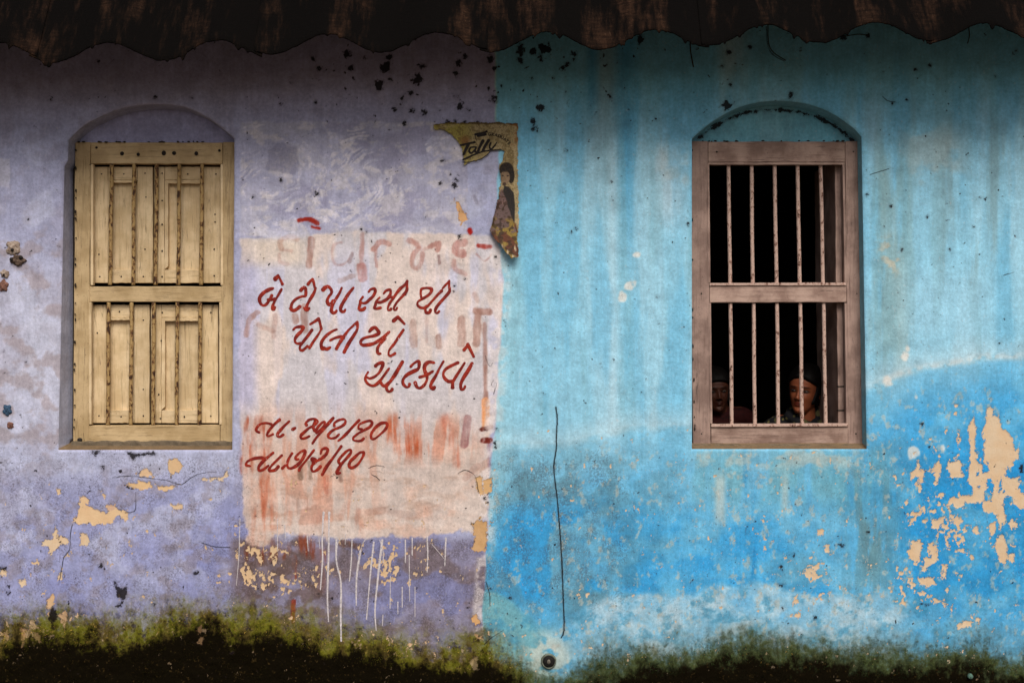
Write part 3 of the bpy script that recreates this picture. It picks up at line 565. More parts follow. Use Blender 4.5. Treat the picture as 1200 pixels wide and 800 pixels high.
ROOF_Y = -.5
def roof_rise(d): return 1.75 * np.minimum(d, .3) + .47 * np.maximum(d - .3, 0)
def roof_edge(px):   # eave line in photo pixels
    return 59.5 - .0225 * (px - 60) + 11.2 * np.cos((px - 62.5) / 128.4 * 2 * np.pi)
def roof_z(x, y):
    s = (CAM_Y + ROOF_Y) / CAM_Y
    return CAM_Z + (400 - roof_edge(600 + x / s * PXM) - 3) / PXM * s + roof_rise(y - ROOF_Y)
def build_wall():
    SEAMX = (572 - 600) / PXM
    fine = 0.005
    xs = np.concatenate([np.linspace(-4.4, -2.46, 130, endpoint=False), np.arange(-2.46, SEAMX - .001, fine), [SEAMX], np.arange(SEAMX + fine, 2.46, fine), np.linspace(2.46, 4.4, 130)])
    zs = np.concatenate([np.linspace(0.0, 0.12, 8, endpoint=False), np.arange(0.12, 3.22, fine), np.linspace(3.225, 3.72, 24)])
    ks = int(np.argmin(np.abs(xs - SEAMX)))
    for side, (a, b, out) in enumerate(((0, ks + 1, OPEN_L), (ks, len(xs), OPEN_R))):
        X, Z = np.meshgrid(xs[a:b], zs, indexing='ij'); nx, nz = X.shape
        X = X.ravel().copy(); Z = Z.ravel().copy()
        I = np.arange(nx * nz).reshape(nx, nz)
        F = np.stack([I[:-1, :-1], I[1:, :-1], I[1:, 1:], I[:-1, 1:]], -1).reshape(-1, 4)
        cu, cv = uv_of(X[F].mean(1), Z[F].mean(1))
        ins = local(cu, cv, out, 3, lambda p, q: poly_sdf(p, q, out), -9) > 0
        edge = np.intersect1d(np.unique(F[ins]), np.unique(F[~ins]))
        eu, ev = uv_of(X[edge], Z[edge])
        o = np.array(out + [out[0]]); bestd = np.full(len(edge), 1e9); bx = eu.copy(); bz = ev.copy()
        for i in range(len(o) - 1):
            dx, dy = o[i + 1] - o[i]; t = np.clip(((eu - o[i, 0]) * dx + (ev - o[i, 1]) * dy) / (dx * dx + dy * dy + 1e-12), 0, 1)
            qx = o[i, 0] + t * dx; qy = o[i, 1] + t * dy; d = np.hypot(eu - qx, ev - qy); m = d < bestd
            bestd[m] = d[m]; bx[m] = qx[m]; bz[m] = qy[m]
        X[edge] = (bx - 600) / PXM; Z[edge] = CAM_Z + (400 - bz) / PXM
        F = F[~ins]
        used = np.unique(F); remap = np.full(nx * nz, -1); remap[used] = np.arange(len(used)); F = remap[F]; X = X[used]; Z = Z[used]
        u, v = uv_of(X, Z)
        Z = np.minimum(Z, roof_z(X, 0.0) - .022)
        FD = paint_fields(u, v); h = wall_h(u, v)
        d_out, _, _ = seg_dist(u[(m := (u > min(p[0] for p in out) - 6) & (u < max(p[0] for p in out) + 6) & (v > min(p[1] for p in out) - 6) & (v < max(p[1] for p in out) + 6))], v[m], out + [out[0]])
        rnd = np.zeros(len(u)); rnd[m] = np.clip(1 - d_out / 2.6, 0, 1) ** 2 * .006      # soft plaster arris round the opening
        h = h - .0016 * sm(FD['peel'], -.6, .8) - rnd
        me = mesh_np("wall", np.stack([X, -h, Z], 1), F)
        me.materials.append(M_WALL); put_fields(me, FD)
        ob = link("wall", me); keep(ob, (HOUSE_L, HOUSE_R)[side])
        # reveal of the opening: lofted from the wall face back to the frame
        n = len(out); depth = 0.10 if side == 0 else 0.095; K = 14
        oo = np.array(out); pu, pv = oo[:, 0], oo[:, 1]
        hh = wall_h(pu, pv) - .006
        V = []; UU = []; VV = []
        cx, cz = (uv_of(0, 0)[0], 0)
        for k in range(K + 1):
            t = k / K; y = -hh * (1 - t) + (depth + .02) * t
            x = (pu - 600) / PXM; z = CAM_Z + (400 - pv) / PXM
            wob = .0022 * (fbm(pu + 60 * t, pv, 12, 12, 3, 71) - .5) * (0 if k == 0 else 1)
            if side == 0:
                x = x + np.where(pu < 90, .026 * np.clip((pv - 170) / 350, 0, 1) * t, 0)
            top = np.clip((175 - pv) / 12, 0, 1); z = z - top * .010 * t + wob
            z = z + np.where(pv > 524, .030 * t, 0)
            V.append(np.stack([x + wob, y, z], 1)); UU.append(pu + 4 * t); VV.append(pv)
        V = np.concatenate(V); UU = np.concatenate(UU); VV = np.concatenate(VV)
        FF = [(k * n + i, k * n + (i + 1) % n, (k + 1) * n + (i + 1) % n, (k + 1) * n + i) for k in range(K) for i in range(n)]
        me = mesh_np("window_reveal", V, FF); me.materials.append(M_WALL)
        FD = paint_fields(UU, VV); FD['peel'] = np.full(len(UU), -30.); FD['tar'] = np.minimum(FD['tar'], -30); FD['grime'] = np.full(len(UU), .35)
        flat = lin((158, 160, 178) if side == 0 else (112, 160, 170)); FD['paint'] = FD['paint'] * .35 + flat * .65
        bm_ = VV > 522; FD['paint'][bm_] = lin((112, 92, 68)); FD['paint'][bm_] *= .9 + .3 * fbm(UU, VV, 8, 5, 3, 5)[bm_, None]; FD['grime'][bm_] = .7
        put_fields(me, FD); keep(link("window_reveal", me), (HOUSE_L, HOUSE_R)[side])
        # the plastered arch above the frame
        y0 = depth + .004
        gx = np.linspace(min(pu) - 6, max(pu) + 6, 150); gv = np.linspace(112, 178, 50)
        G, H = np.meshgrid(gx, gv, indexing='ij'); s = (CAM_Y + y0) / CAM_Y
        gu, gw = G.ravel(), H.ravel()
        co = np.stack([(gu - 600) / PXM, y0 - .5 * wall_h(gu, gw + 300), CAM_Z + (400 - gw) / PXM], 1)
        I = np.arange(len(gu)).reshape(G.shape); F = np.stack([I[:-1, :-1], I[:-1, 1:], I[1:, 1:], I[1:, :-1]], -1).reshape(-1, 4)
        me = mesh_np("arch_infill", co, F); me.materials.append(M_WALL)
        FD = paint_fields(gu, gw + 8); FD['peel'][:] = -30
        FD['tar'] = np.full(len(gu), -30.)
        da, _, _ = seg_dist(gu, gw, [(p[0], p[1] + (6 if side else 3)) for p in out[:60] if p[1] < 170])
        dots = (fbm(gu, gw, 7, 7, 2, 72) - .55) * 10
        if side: FD['tar'] = np.maximum(FD['tar'], 1.6 - da + dots * .55)
        base = lin((150, 148, 184) if side == 0 else (92, 148, 158)); FD['paint'] = FD['paint'] * .4 + base * .6
        FD['grime'] = np.full(len(gu), .35); put_fields(me, FD); keep(link("arch_infill", me), (HOUSE_L, HOUSE_R)[side])
build_wall()

# ---------------------------------------------------------------- rest of the houses (rooms behind the front)
def simple_mat(name, c1, c2, scale=12, rough=.85, stretch=(1, 1, 1), bumpd=.003):
    t = NT(name); g = t.coord(stretch); n = t.noise(g, scale, 5, .6); n2 = t.noise(g, scale * 7, 3, .6)
    t.l(t.mix(t.ramp(t.math('ADD', t.math('MULTIPLY', n, .7), t.math('MULTIPLY', n2, .3)), .35, .65), L(*c1), L(*c2)), t.b.inputs["Base Color"])
    t.b.inputs["Roughness"].default_value = rough
    t.l(t.bump(t.math('ADD', n, t.math('MULTIPLY', n2, .5)), bumpd), t.b.inputs["Normal"]); return t.m
M_ROOM = simple_mat("dark_room_plaster", (40, 34, 30), (58, 50, 44), 3)  # even dark tone for the room walls and ceiling
M_FLOOR = simple_mat("earth_floor", (58, 46, 36), (80, 64, 50), 5)
M_MASON = simple_mat("mud_brick_masonry", (120, 96, 74), (150, 122, 96), 6)
def houses():
    SX = (572 - 600) / PXM
    for H, x0, x1, hole, TZ in ((HOUSE_L, -4.4, SX, (-2.06, -1.32), 3.04), (HOUSE_R, SX, 4.4, (0.90, 1.64), 3.12)):
        zb, zt = 1.26, 2.72
        bm = bmesh.new()
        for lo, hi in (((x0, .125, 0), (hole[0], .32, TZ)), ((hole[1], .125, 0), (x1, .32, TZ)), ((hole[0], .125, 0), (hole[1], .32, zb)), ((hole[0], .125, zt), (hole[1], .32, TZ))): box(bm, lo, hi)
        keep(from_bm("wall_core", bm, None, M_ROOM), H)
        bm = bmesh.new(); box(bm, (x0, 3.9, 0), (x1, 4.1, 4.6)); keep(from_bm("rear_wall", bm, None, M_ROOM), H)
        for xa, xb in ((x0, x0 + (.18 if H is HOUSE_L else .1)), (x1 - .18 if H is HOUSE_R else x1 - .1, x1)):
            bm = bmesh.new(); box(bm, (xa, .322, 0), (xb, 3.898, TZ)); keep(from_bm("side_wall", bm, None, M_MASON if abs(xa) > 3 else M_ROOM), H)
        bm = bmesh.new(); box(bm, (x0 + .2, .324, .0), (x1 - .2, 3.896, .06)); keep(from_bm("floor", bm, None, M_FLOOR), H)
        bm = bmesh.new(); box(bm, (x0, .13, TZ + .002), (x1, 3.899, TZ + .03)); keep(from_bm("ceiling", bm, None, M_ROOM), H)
houses()

# ---------------------------------------------------------------- painted wood and iron
def wood_mat(name, base, light, dark, chip, chipw=.5, grain=(1, 1, .07)):
    t = NT(name); g = t.coord(); gg = t.coord(grain)
    n1 = t.noise(g, 9, 5, .6); n2 = t.noise(gg, 90, 5, .65); n3 = t.noise(g, 110, 4, .7); n4 = t.noise(g, 300, 2, .6)
    oi = t.n("ShaderNodeObjectInfo").outputs["Random"]
    c = t.mix(t.ramp(n1, .35, .65), L(*base), L(*light))
    c = t.mix(t.math('MULTIPLY', t.ramp(n2, .50, .70), .42), c, L(*dark)); c = t.mix(t.math('MULTIPLY', t.ramp(t.noise(gg, 55, 6, .75, .8), .60, .64), .5), c, L(*[q * .6 for q in chip]))
    c = t.mix(t.math('MULTIPLY', t.ramp(n3, .62, .70), chipw), c, L(*chip))
    c = t.mix(t.math('MULTIPLY', t.ramp(t.noise(gg, 40, 5, .7, .5), .60, .66), chipw * .6), c, L(*chip))
    # each piece a little lighter or darker at random
    v = t.n("ShaderNodeHueSaturation"); t.l(c, v.inputs["Color"]); t.l(t.math('ADD', t.math('MULTIPLY', oi, .16), .92), v.inputs["Value"]); c = v.outputs[0]
    t.l(c, t.b.inputs["Base Color"]); t.val(t.b.inputs["Roughness"], t.ramp(n1, .3, .7, .55, .8))
    h = t.math('ADD', t.math('MULTIPLY', n2, 1.0), t.math('ADD', t.math('MULTIPLY', n3, .5), t.math('MULTIPLY', n4, .3)))
    t.l(t.bump(h, .0018, .9), t.b.inputs["Normal"]); return t.m
M_YEL = wood_mat("aged_yellow_paint_upright", (192, 166, 126), (214, 190, 152), (120, 98, 58), (98, 70, 40), .45)
M_YELH = wood_mat("aged_yellow_paint_level", (190, 164, 124), (212, 188, 150), (120, 98, 58), (98, 70, 40), .45, (.07, 1, 1))
M_BRN = wood_mat("faded_brown_pink_paint_upright", (128, 104, 94), (162, 136, 124), (84, 62, 54), (64, 42, 36), .6)
M_BRNH = wood_mat("faded_brown_pink_paint_level", (132, 106, 94), (172, 146, 132), (84, 62, 52), (64, 42, 36), .6, (.07, 1, 1))
M_YELF = wood_mat("grimy_yellow_paint_upright", (170, 144, 104), (194, 168, 128), (104, 84, 50), (84, 60, 34), .65)
M_YELG = wood_mat("grimy_yellow_paint_level", (168, 142, 102), (192, 166, 126), (104, 84, 50), (84, 60, 34), .65, (.07, 1, 1))
def bar_mat(name, base, rust, deep, s, k=0.0):
    t = NT(name); g = t.coord((1, 1, .55))
    n = t.noise(g, s, 4, .7, .4); n2 = t.noise(t.coord(), 16, 3, .6)
    thr = t.math('ADD', n, t.math('MULTIPLY', t.math('SUBTRACT', n2, .5), .35))
    c = t.mix(t.ramp(thr, .48 + k, .56 + k), L(*base), L(*rust)); c = t.mix(t.ramp(thr, .55 + k, .61 + k), c, L(*deep))
    t.l(c, t.b.inputs["Base Color"]); t.b.inputs["Roughness"].default_value = .75
    t.l(t.bump(thr, .004, .9), t.b.inputs["Normal"]); return t.m
M_BARY = bar_mat("rust_pitted_yellow_iron", (160, 132, 86), (108, 72, 40), (56, 36, 24), 62)
M_BARP = bar_mat("rust_flecked_pale_iron", (184, 156, 142), (140, 104, 90), (66, 44, 36), 90, .055)
M_DARK = simple_mat("black_iron", (26, 22, 20), (44, 36, 30), 60, .7)
M_MUD = simple_mat("dry_mud_mortar", (88, 78, 64), (116, 102, 84), 30, .9, (1, 1, 1), .004)

WIN_L = empty("window", (-1.69, .1, 1.25)); props(WIN_L, "closed window with yellow board shutters behind five rusty yellow bars"); keep(WIN_L, HOUSE_L)
WIN_R = empty("window", (1.27, .1, 1.25)); props(WIN_R, "open window with pale rust flecked bars in a brown frame"); keep(WIN_R, HOUSE_R)
def kw(o, w):
    o.parent = w; o.matrix_parent_inverse = Matrix.Translation(-Vector(w.parent.location) - (w.location - w.parent.location)) if False else Matrix.Identity(4)
    return o
bpy.context.view_layer.update()
def keepw(o, w):
    o.parent = w; o.matrix_parent_inverse = w.matrix_world.inverted(); return o
def piece(name, quad, y0, y1, mat, w, bev=.003, wob=.0012, n=14):
    bm = bmesh.new(); plank(bm, quad, y0, y1, wob, n); return keepw(from_bm(name, bm, None, mat, False, bev), w)
def rect(x0, y0, x1, y1): return [(x0, y0), (x1, y0), (x1, y1), (x0, y1)]
def nail(x, y, yy, w, r=.006, name="nail_hole"):
    bm = bmesh.new(); c = P(x, y, yy); ellipsoid(bm, c, (r, .004, r * random.uniform(.8, 1.2)), 2); keepw(from_bm(name, bm, None, M_DARK, True), w)
def yellow_window(w):
    f = .088
    piece("frame_stile", [(88, 166.5), (106, 166.5), (104, 519), (85.5, 519)], f, f + .075, M_YELF, w)
    piece("frame_stile", [(261, 166.5), (281, 166.5), (279, 519), (258, 519)], f, f + .075, M_YELF, w)
    piece("frame_rail", [(106.3, 167), (260.7, 167), (260.7, 192), (106.3, 192)], f + .003, f + .07, M_YELG, w)
    piece("frame_rail", [(104.7, 335.5), (260.2, 335.5), (259.8, 353.5), (104.7, 353.5)], f + .003, f + .07, M_YELG, w)
    piece("frame_rail", [(103.2, 498.5), (257.8, 498), (257.6, 519), (103, 519)], f + .003, f + .07, M_YELG, w)
    # thin beads round each light
    for (a, b, c, d) in ((107.5, 192.4, 260, 334), (105.5, 354, 258.5, 497)):
        piece("frame_bead", rect(a - 1.4, b, a + 1.6, d), f - .004, f + .02, M_YEL, w, .001, .0006); piece("frame_bead", rect(c - 1.6, b, c + 1.4, d), f - .004, f + .02, M_YEL, w, .001, .0006)
    s = f + .036
    for top, bot, rt, rb, L1, R1 in ((195.5, 331.5, 211, 316, (110.5, 179.0), (180.8, 258.2)), (357, 495.5, 372, 480.5, (108.6, 175.0), (177, 255.8))):
        for k, (a, b) in enumerate((L1, R1)):
            s0, s1 = ((a + 16, b - 18) if k == 0 else (a + 12, b - 19.5))
            o = .002 * k
            piece("shutter_stile", rect(a, top, s0, bot), s + o, s + o + .028, M_YEL, w, .002); piece("shutter_stile", rect(s1, top, b, bot), s + o, s + o + .028, M_YEL, w, .002)
            piece("shutter_rail", rect(s0 + .3, top, s1 - .3, rt), s + o + .001, s + o + .028, M_YELH, w, .002); piece("shutter_rail", rect(s0 + .3, rb, s1 - .3, bot), s + o + .001, s + o + .028, M_YELH, w, .002)
            piece("shutter_panel", rect(s0 - 1.5, rt - 1.5, s1 + 1.5, rb + 1.5), s + o + .021, s + o + .030, M_YEL, w, .001)
            m = 3.2 if k == 0 else 4.2
            # mitred moulding round the recessed panel
            piece("shutter_moulding", [(s0 + .2, rt + .2), (s0 + m, rt + m), (s0 + m, rb - m), (s0 + .2, rb - .2)], s + o - .003, s + o + .022, M_YEL, w, .0015)
            piece("shutter_moulding", [(s0 + .4, rt + .2), (s1 - .4, rt + .2), (s1 - m, rt + m), (s0 + m, rt + m)], s + o - .003, s + o + .022, M_YELH, w, .0015)
    for top, bot, xs0, xs1 in ((192, 334, (131, 157, 184, 210.3, 237), (129, 156.2, 182, 209, 235.5)), (354, 498, (127.3, 154.5, 180.3, 208, 235), (126.5, 153, 179.5, 206.8, 233.7))):
        for a, b in zip(xs0, xs1):
            bm = bmesh.new(); n = 60
            pts = []; rr = []
            ph = random.uniform(0, 6)
            for i in range(n + 1):
                t = i / n; p = P(a + (b - a) * t, top + (bot - top) * t, f + .016)
                pts.append(p + Vector((.0007 * math.sin(t * 9 + ph), 0, 0))); rr.append(.0092 + random.uniform(-.0007, .0008))
            tube(bm, pts, rr, 12); keepw(from_bm("window_bar", bm, None, M_BARY, True), w)
    for x, y, r in ((143, 180, .011), (162, 181, .009), (192, 179.5, .012), (204, 179.5, .011), (230, 180, .010), (113, 173, .007), (257, 176.5, .007), (106, 193, .005)): nail(x, y, f + .001, w, r * .9)
    for x, y in ((119, 204), (145, 204), (170, 203), (190, 203), (220, 204), (253, 204), (116, 298), (170, 292), (171, 231), (190, 235), (190, 263), (190, 294), (252, 251), (252, 260), (251, 292), (117, 324), (142, 324), (168, 324), (190, 324), (251, 323),
                 (140, 365), (190, 366), (189, 399), (186, 462), (168, 456), (116, 487), (142, 488), (168, 487), (188, 490), (216, 488), (247, 487), (168, 375), (247, 366), (114, 390)): nail(x, y, s + .0, w, .0038, "shutter_nail")
    piece("window_sill", [(83, 517), (282, 517), (282, 524), (83, 524)], .062, .10, M_MUD, w, .004, .004, 30)
    bm = bmesh.new(); ellipsoid(bm, P(93.5, 515, .075), (.012, .010, .009), 3); keepw(from_bm("mortar_crumb", bm, None, M_DARK, True), w)
def brown_window(w):
    f = .080
    piece("frame_stile", [(808, 165.5), (829.5, 165.5), (833, 522), (812, 522)], f, f + .08, M_BRN, w)
    piece("frame_stile", [(990.5, 165.5), (1011, 165.5), (1016, 522), (994, 522)], f, f + .08, M_BRN, w)
    piece("frame_rail", [(829.8, 166), (990.2, 166), (990.4, 190), (830, 190)], f + .003, f + .075, M_BRNH, w)
    piece("frame_rail", [(831.6, 334.5), (992, 334), (992.2, 354), (831.8, 354.5)], f + .003, f + .075, M_BRNH, w)
    piece("frame_rail", [(833.2, 500), (993.7, 499), (994, 522), (833.4, 522)], f + .003, f + .075, M_BRNH, w)
    piece("frame_bead", [(829.8, 190.5), (990, 190.5), (990, 193), (829.8, 193)], f - .003, f + .03, M_BRNH, w, .001, .0006)
    piece("frame_bead", [(831.5, 331.5), (992, 331), (992, 334.2), (831.5, 334.5)], f - .005, f + .03, M_BARP, w, .001, .0006)
    piece("frame_bead", [(833.5, 496.8), (994, 496), (994, 499.2), (833.5, 500)], f - .007, f + .03, M_BARP, w, .001, .0006)
    for (x0, x1, y0, y1) in ((829.5, 831, 193, 331), (831.6, 833.2, 355, 496)): piece("frame_bead", [(x0 - 1, y0), (x0 + 1.6, y0), (x1 + 1.6, y1), (x1 - 1, y1)], f - .003, f + .03, M_BRN, w, .001, .0006)
    for (x0, x1, y0, y1) in ((989, 991.5, 193, 331), (991.3, 993.6, 355, 496)): piece("frame_bead", [(x0 - 1.6, y0), (x0 + 1, y0), (x1 + 1, y1), (x1 - 1.6, y1)], f - .003, f + .03, M_BRN, w, .001, .0006)
    tops = (853.5, 880.6, 907.5, 934.5, 961.6); mids = (855.6, 882, 910, 937, 964.5); m2 = (856, 883, 910.5, 937.7, 965); bots = (857.6, 884.5, 912, 940, 967.5)
    for T, B, y0, y1 in ((tops, mids, 190, 334), (m2, bots, 353, 499)):
        for a, b in zip(T, B):
            bm = bmesh.new(); n = 60; ph = random.uniform(0, 6)
            pts = [P(a + (b - a) * i / n, y0 + (y1 - y0) * i / n, f + .022) + Vector((.0006 * math.sin(i / n * 7 + ph), 0, 0)) for i in range(n + 1)]
            tube(bm, pts, [.0092 + random.uniform(-.0003, .0004) for _ in pts], 12); keepw(from_bm("window_bar", bm, None, M_BARP, True), w)
    # shutter leaves folded back into the room on the right
    for (x0, x1, b0, b1, y0, y1) in ((978.5, 986.5, 979.8, 987.5, 188, 336), (980.5, 988, 982.5, 990, 352, 500)):
        piece("shutter_leaf", [(x0, y0), (x1, y0), (b1, y1), (b0, y1)], f + .045, f + .46, M_BRN, w, .003)
    for yy in (452, 480): piece("shutter_hinge", [(981.6, yy), (989.5, yy), (989.5, yy + 1.4), (981.6, yy + 1.4)], f + .042, f + .06, M_DARK, w, .001, .0002, 3)
    piece("window_sill", [(806, 521), (1020, 521), (1020, 526), (806, 526)], .05, .09, M_MUD, w, .004, .003, 30)
    for x, y in ((884, 500), (840, 178), (1000, 178), (822, 344), (1004, 344), (822, 508), (1003, 508)): nail(x, y, f + .002, w, .0045)
yellow_window(WIN_L); brown_window(WIN_R)
def crumbs():      # crumbs of mortar left in the joint round each frame
    rr = random.Random(3)
    for w, line, n in ((WIN_R, [(1007.6, 168), (1010, 340), (1012.5, 516)], 30), (WIN_R, [(811.5, 170), (812, 400), (814.5, 515)], 14), (WIN_R, [(815, 165.5), (1003, 165)], 18), (WIN_L, [(89, 168), (88.5, 340), (86.8, 514)], 26), (WIN_L, [(92, 166.4), (272, 166)], 22)):
        for k in range(n):
            t = rr.random() * (len(line) - 1); i = min(int(t), len(line) - 2); f = t - i
            x = line[i][0] + (line[i + 1][0] - line[i][0]) * f; y = line[i][1] + (line[i + 1][1] - line[i][1]) * f
            vert = len(line) > 2; a, b = rr.uniform(.0018, .0042), rr.uniform(.003, .010)
            bm = bmesh.new(); ellipsoid(bm, P(x + rr.uniform(-.4, .4), y + rr.uniform(-.4, .4), .079), (a if vert else b, .006, b if vert else a), 2); keepw(from_bm("mortar_crumb", bm, None, M_DARK, True), w)
crumbs()

# ---------------------------------------------------------------- painted letters: brush strokes of thick paint on the plaster
def red_paint():
    t = NT("brushed_red_enamel"); g = t.coord()
    n = t.noise(g, 26, 4, .6); n2 = t.noise(g, 150, 3, .7)
    c = t.mix(t.ramp(n, .40, .62), L(108, 18, 12), L(150, 40, 20)); c = t.mix(t.math('MULTIPLY', t.ramp(n2, .62, .72), .5), c, L(176, 92, 66))
    t.l(c, t.b.inputs["Base Color"]); t.b.inputs["Roughness"].default_value = .5
    n3 = t.noise(t.coord((1, 1, .35)), 210, 4, .7)
    tr = t.n("ShaderNodeBsdfTransparent"); ms = t.n("ShaderNodeMixShader"); out = t.t.nodes["Material Output"]
    t.l(t.ramp(t.math('ADD', t.math('MULTIPLY', n3, .7), t.math('MULTIPLY', n, .3)), .585, .64), ms.inputs[0]); t.l(t.b.outputs[0], ms.inputs[1]); t.l(tr.outputs[0], ms.inputs[2]); t.l(ms.outputs[0], out.inputs[0])
    t.l(t.bump(n2, .001, .6), t.b.inputs["Normal"]); return t.m
M_RED = red_paint()
def plain(name, c, rough=.7):
    t = NT(name); n = t.noise(t.coord(), 120, 3, .6)
    t.l(t.mix(t.ramp(n, .35, .7), L(*c), L(*[max(0, v * .78) for v in c])), t.b.inputs["Base Color"]); t.b.inputs["Roughness"].default_value = rough; return t.m
M_DRIP = plain("dried_white_drips", (206, 197, 198))
def ribbon(V, F, pts, w, lift, surf, taper=(1, 1), jit=.07, crown=.0006):
    """pts in photo px on the wall plane, w in px"""
    pts = catmull(pts, 7) if len(pts) > 1 else pts
    # resample
    q = [pts[0]]
    for p in pts[1:]:
        if math.hypot(p[0] - q[-1][0], p[1] - q[-1][1]) > .35: q.append(p)
    n = len(q)
    if n < 3: q = [tuple(np.array(pts[0]) + (np.array(pts[-1]) - np.array(pts[0])) * i / 4) for i in range(5)]; n = 5
    dirs = []
    for i in range(n):
        a = q[max(i - 1, 0)]; b = q[min(i + 1, n - 1)]; d = math.hypot(b[0] - a[0], b[1] - a[1]) or 1; dirs.append(((b[0] - a[0]) / d, (b[1] - a[1]) / d))
    rows = []; k = 5
    ends = [(q[0][0] - dirs[0][0] * w * e, q[0][1] - dirs[0][1] * w * e, dirs[0], f) for e, f in ((.46, .35), (.28, .78))]
    ende = [(q[-1][0] + dirs[-1][0] * w * e, q[-1][1] + dirs[-1][1] * w * e, dirs[-1], f) for e, f in ((.28, .78), (.46, .35))]
    allp = ends + [(p[0], p[1], d, 1) for p, d in zip(q, dirs)] + ende
    m = len(allp)
    ju = 1.0
    for i, (x, y, d, f) in enumerate(allp):
        t = i / (m - 1); ju = .7 * ju + .3 * random.uniform(1 - jit * 3, 1 + jit * 3)
        ww = w * f * (1 + .16 * math.sin(i * .11 + q[0][0]) + .08 * math.sin(i * .31 + q[0][1])) * (taper[0] + (taper[1] - taper[0]) * t) * ju
        row = []
        for j in range(k):
            s = (j / (k - 1) - .5) * ww; u = x - d[1] * s; v = y + d[0] * s
            row.append((u, v, lift + crown * (1 - (2 * j / (k - 1) - 1) ** 2)))
        rows.append(row)
    base = len(V)
    A = np.array(rows).reshape(-1, 3); hs = surf(A[:, 0], A[:, 1])
    for (u, v, l), h in zip(A, hs): V.append(((u - 600) / PXM, -h - l, CAM_Z + (400 - v) / PXM))
    for i in range(m - 1):
        for j in range(k - 1):
            a = base + i * k + j; F.append((a, a + 1, a + k + 1, a + k))
def strokes(name, lst, mat, parent, surf=wall_h, lift=.0012, **kwd):
    V, F = [], []
    for i, (pts, w) in enumerate(lst): ribbon(V, F, pts, w, lift + .0004 * i, surf, **kwd)
    me = mesh_np(name, V, F); me.materials.append(mat); return keep(link(name, me), parent)
LETTERS = []
def glyph(o, *st): LETTERS.append([(sc(o[0], o[1], 13.333, p), w / 13.333) for p, w in st])
C1, C2, C3, C4, C5, C6, C7, C8, C9, C10, C11 = (295,315), (370,315), (445,315), (335,365), (400,365), (420,400), (470,400), (280,480), (370,480), (280,510), (345,510)
glyph(C1, ([(330,305),(270,325),(190,370),(130,440),(125,500),(150,555),(200,570),(240,540),(280,480),(315,415)],42), ([(255,480),(300,480),(370,470)],38), ([(465,320),(415,410),(375,480),(335,560),(325,620),(345,630),(362,595)],38), ([(365,160),(410,110)],50), ([(415,100),(450,170),(482,240)],34))
glyph(C1, ([(765,340),(800,300),(830,290),(845,330),(840,420),(790,430),(710,460),(650,510),(620,570),(620,630),(660,650),(710,625),(755,585)],40), ([(1000,300),(970,380),(910,480),(865,570),(855,620)],36), ([(820,610),(840,640),(870,645),(900,610)],34), ([(880,240),(910,200),(950,160)],40), ([(950,160),(970,210),(985,290)],34))
glyph(C2, ([(110,330),(150,290),(200,280),(245,330),(245,380),(200,440),(180,500),(200,550),(240,550),(275,500)],44), ([(405,300),(370,380),(310,480),(260,580),(245,650),(270,685),(305,680),(325,655)],38))
glyph(C2, ([(585,300),(520,380),(450,490),(400,580),(390,640),(420,670),(445,665),(460,640)],42))
glyph(C2, ([(830,355),(860,320),(915,310),(930,350),(900,420),(840,480),(780,530),(720,530),(690,500)],38), ([(735,440),(700,490),(690,560),(675,620),(700,640),(745,630),(770,605)],38))
glyph(C2, ([(1065,380),(1100,340),(1160,325),(1170,370),(1150,430),(1100,480),(1020,520),(970,520)],38), ([(995,450),(950,500),(930,570),(915,610),(950,620),(1015,605)],34), ([(1430,190),(1390,250),(1330,300),(1270,370),(1210,460),(1160,530),(1130,600),(1130,640),(1160,640),(1180,620)],36), ([(1130,450),(1170,440),(1205,440)],34))
glyph(C3, ([(430,190),(425,260),(420,340),(350,430),(270,520),(225,600),(225,635),(255,640),(270,610)],34))
glyph(C3, ([(650,450),(640,380),(650,320),(700,300),(770,300),(810,320),(790,380),(730,430),(660,470),(600,510),(590,560),(630,600),(690,610),(735,580)],36), ([(970,340),(900,410),(820,500),(750,580),(715,620),(720,675),(755,685),(785,670),(795,635)],38))
glyph(C3, ([(985,300),(1030,250),(1085,195)],36), ([(1085,190),(1085,270),(1090,350),(1020,440),(940,530),(880,610),(870,670),(900,690),(930,660)],36))
glyph(C4, ([(120,280),(160,245),(240,235),(275,250),(240,310),(180,370),(145,430),(150,480),(190,500),(225,490)],40), ([(410,285),(350,370),(280,460),(225,540),(225,590),(260,605),(300,575),(340,540)],38))
glyph(C4, ([(385,195),(450,155),(515,110)],36), ([(515,110),(535,180),(555,270)],40), ([(545,290),(500,370),(430,470),(370,570)],34))
glyph(C4, ([(790,280),(720,310),(640,370),(580,440),(555,500),(565,570),(590,590)],38), ([(590,565),(640,585),(690,560)],42), ([(700,445),(770,410),(850,390),(900,390)],40), ([(1115,165),(1040,230),(970,300),(900,400),(840,490),(790,580)],38))
glyph(C4, ([(1115,165),(1120,230),(1110,290),(1050,390),(980,500),(910,635)],42))
glyph(C5, ([(440,310),(480,265),(530,250),(580,310),(580,345),(500,380),(400,400),(330,430),(300,480),(330,520),(400,520),(500,500),(590,450),(670,390),(745,320)],42), ([(690,420),(620,490),(570,560),(565,620),(580,655),(610,655)],34))
glyph(C5, ([(815,145),(880,85)],50), ([(880,80),(985,190)],34), ([(970,285),(900,390),(820,510),(750,600),(740,670),(770,690),(810,670),(840,650)],36))
